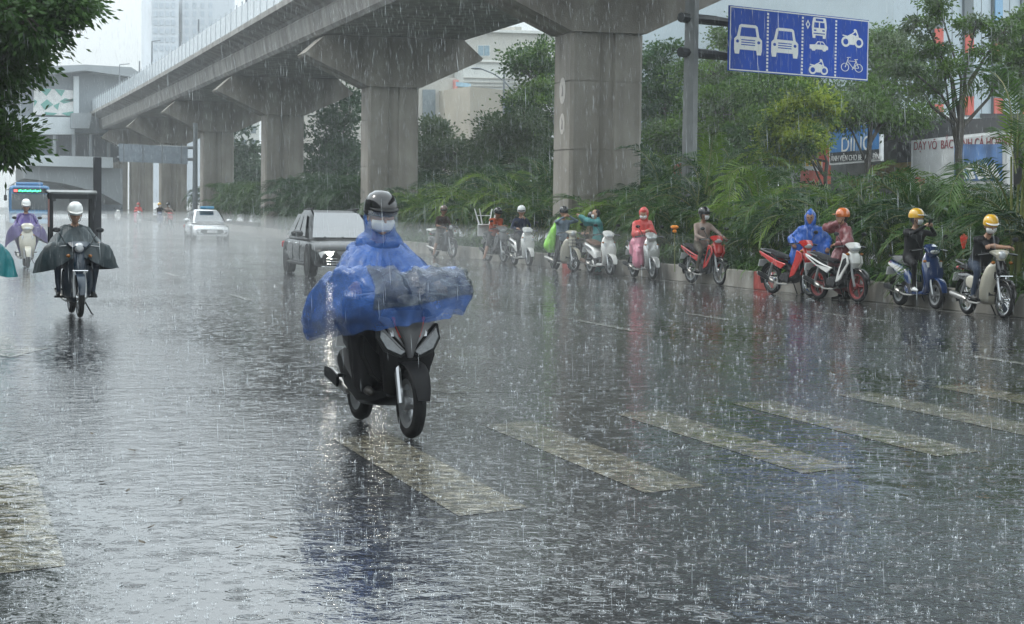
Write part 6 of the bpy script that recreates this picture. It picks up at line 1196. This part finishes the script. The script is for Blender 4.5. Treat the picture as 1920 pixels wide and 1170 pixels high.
obj('roof', MB().body([(-.24, 1.74, .34, .012), (0, 1.77, .36, .014), (.24, 1.74, .34, .012)], 14, 8), mat('grey_canopy', (.2, .21, .21), .5), cgx); obj('roof_trim', MB().box((.225, 0, 1.69), (.02, .66, .07)), DARKM, cgx, 0); obj('roof_trim', MB().box((-.225, 0, 1.69), (.02, .66, .07)), DARKM, cgx, 0)
obj('base_tray', MB().box((0, 0, .83), (.42, .66, .05)), DARKM, cgx, 0); obj('side_panel', MB().box((0, -.315, 1.45), (.3, .015, .4)), mat('dull_pink_panel', (.3, .14, .13), .5), cgx, 0)
bo_ = obj('tall_board', MB().box((0, 0, 0), (.05, .115, 1.30), ch=.008), mat('dark_wet_board', (.035, .038, .045), .35, vscale=6)); bo_.location = bpos(b2, -.66, .37, 1.62); bo_.rotation_euler = (0, 0, b2.rotation_euler.z); tag(bo_, 'tall narrow dark board standing upright at the side of the cargo frame', 'board')
b3 = bike('scooter', 'pale scooter with a round headlight under the rider in purple', gp(52, 503), 1, 'scooter', P_CRM, P_SIL, group='motorbikes being ridden through the rain')
r3, _, _ = ride(b3, 'rider in a purple poncho and white helmet on the pale scooter behind at the left', top=PUR, pants=PUR, lean=8, helmet=H_WHT, peak=P_WHT, nod=14, kneeout=.6, s=.98)
cape('poncho', capeset(.85, .0, .14, .02), PUR, r3, nu=72, nv=24, amp=.02, seed=17)
b4 = bike('motorbike', 'motorbike cut off by the left edge under a teal poncho', gp(-48, 603), 2, 'cub', P_BLK, P_BLK, group='motorbikes being ridden through the rain', mirrors=False)
r4, _, _ = ride(b4, 'rider mostly out of frame at the left edge, only a teal poncho edge showing', top=TEALP, pants=BLACKC, lean=10, helmet=H_BLK, nod=12)
cape('poncho', capeset(.95, .1, .1), TEALP, r4, nu=72, nv=24, amp=.02, seed=23)
finish_people()
# far riders waiting in the haze: copies with labels of their own
def far(src, per, x, y, yaw, lb, lp):
    c = copy_tree(src); hd = Vector((math.cos(R(yaw - 90)), math.sin(R(yaw - 90)), 0)); p = gp(x, y) - hd * .62; c.location = (p.x, p.y, 0); c.rotation_euler.z = R(yaw - 90); c['label'] = lb; c['group'] = 'far motorbikes in the haze'
    if per: d = copy_tree(per); d.location = c.location; d.rotation_euler.z = R(yaw - 90); d['label'] = lp; d['group'] = 'far people in the haze'
lab = {o.get('label'): o for o in bpy.data.objects if o.get('label')}
pb_ = lambda s: [o for l, o in lab.items() if l.startswith(s)][0]
far(bf, pb_('person in a coral'), 262, 425, 4, 'far scooter under the faint coral figure by the kerb', 'faint coral red figure on a far scooter by the kerb')
far(bj, pb_('seated person in a black jacket'), 300, 428, -3, 'far dark scooter right of the gantry post base', 'faint dark seated figure right of the far coral one')
far(bg, pb_('seated person in a beige'), 320, 430, 6, 'far red motorbike nearest the white taxi', 'faint seated figure nearest the white taxi')
far(be, None, 222, 419, 2, 'farthest pale scooter, alone left of the coral figure', '')
# ------------------------------------------------------------ rain: drops in the air and crowns where they strike
RAIN = mat('raindrop', (.80, .85, .88), .25, var=0, spec=.8, alpha=.5)
def rain(name, lo, hi, n, l0, l1, rad, seed, label):
    r = np.random.RandomState(seed); p = r.uniform(lo, hi, (n, 3)); L_ = r.uniform(l0, l1, n)[:, None]; d = np.stack([r.normal(.05, .02, n), r.normal(-.02, .02, n), -np.ones(n)], 1); w = (rad * r.uniform(.5, 1.4, n))[:, None]
    m_ = p + d * L_ * .6; v = np.stack([p, m_ + [1, 0, 0] * w, m_ + [-.5, .87, 0] * w, m_ + [-.5, -.87, 0] * w, p + d * L_], 1).reshape(-1, 3)
    i = np.arange(n)[:, None, None] * 5 + np.array([[0, 1, 2], [0, 2, 3], [0, 3, 1], [4, 2, 1], [4, 3, 2], [4, 1, 3]])[None]; tri = i.reshape(-1)
    me = bpy.data.meshes.new(name); me.vertices.add(5 * n); me.vertices.foreach_set('co', v.astype(np.float32).ravel()); me.loops.add(18 * n); me.loops.foreach_set('vertex_index', tri.astype(np.int32)); me.polygons.add(6 * n)
    me.polygons.foreach_set('loop_start', np.arange(0, 18 * n, 3, dtype=np.int32)); me.polygons.foreach_set('loop_total', np.full(6 * n, 3, dtype=np.int32)); me.polygons.foreach_set('use_smooth', [True] * (6 * n)); me.materials.append(RAIN); me.update(calc_edges=True)
    tag(link(name, me), label, None, None, 'stuff')
rain('falling_rain', (-3, 5.0, .05), (15.5, 30, 7.5), 15000, .06, .15, .0009, 5, 'falling rain in front')
rain('distant_rain', (-6, 30, .05), (30, 72, 12), 36000, .09, .2, .0019, 6, 'falling rain farther off')
def splashes(n, seed):
    r = np.random.RandomState(seed); Y = 5.8 / (1 - r.rand(n) * (1 - 5.8 / 75)); X = r.uniform(-1, 1, n) * 0 + r.rand(n) * np.minimum(15.8, 1.6 + Y * .62 + 2) - .6 - np.maximum(0, .0 * Y)
    s = r.lognormal(-.08, .3, n) * (.36 + Y / 34); k = 5; V = []; T = []
    a0 = r.rand(n) * 6.28
    for j in range(k):
        a = a0 + j * 2 * math.pi / k + r.normal(0, .3, n); ca, sa = np.cos(a), np.sin(a); hgt = .008 * s * r.uniform(.3, 1.8, n); rb = .010 * s; rt = rb + .007 * s * r.uniform(.3, 1.6, n); w = .0034 * s
        b1 = np.stack([X + rb * ca - w * sa, Y + rb * sa + w * ca, np.full(n, .002)], 1); b2_ = np.stack([X + rb * ca + w * sa, Y + rb * sa - w * ca, np.full(n, .002)], 1); tp = np.stack([X + rt * ca, Y + rt * sa, hgt], 1)
        V += [b1, b2_, tp]
    hgt = .024 * s * (r.rand(n) < .25) * r.uniform(.5, 2.0, n) + .003; w = .0022 * s
    V += [np.stack([X - w, Y, np.full(n, .001)], 1), np.stack([X + w, Y, np.full(n, .001)], 1), np.stack([X + r.normal(0, .002, n), Y, hgt], 1)]
    v = np.stack(V, 1).reshape(-1, 3); m_ = len(v) // 3; me = bpy.data.meshes.new('splashes'); me.vertices.add(3 * m_); me.vertices.foreach_set('co', v.astype(np.float32).ravel()); me.loops.add(3 * m_); me.loops.foreach_set('vertex_index', np.arange(3 * m_, dtype=np.int32)); me.polygons.add(m_)
    me.polygons.foreach_set('loop_start', np.arange(0, 3 * m_, 3, dtype=np.int32)); me.polygons.foreach_set('loop_total', np.full(m_, 3, dtype=np.int32)); me.materials.append(RAIN); me.update(calc_edges=True)
    tag(link('splashes', me), 'splash crowns of raindrops striking the road', None, None, 'stuff')
splashes(27000, 3)

# look-alikes: say which one, counting from the left of the view
def _vx(o):
    bpy_p = o.matrix_world.translation; v = np.array(bpy_p) - [0, 0, CAM_H]; return float(v @ RT) / max(.1, float(v @ FW))
bpy.context.view_layer.update(); _by = {}
for o in bpy.data.objects:
    if o.parent is None and o.get('label') and o.get('category'): _by.setdefault(o['label'], []).append(o)
_ord = ['leftmost of these', 'second from the left', 'third from the left', 'fourth from the left', 'fifth from the left', 'sixth from the left', 'seventh from the left', 'eighth from the left']
for l_, os_ in _by.items():
    if 1 < len(os_) <= 8:
        for i_, o in enumerate(sorted(os_, key=_vx)):
            if len(l_.replace('-', ' ').split()) <= 12: o['label'] = l_ + ', ' + _ord[i_]
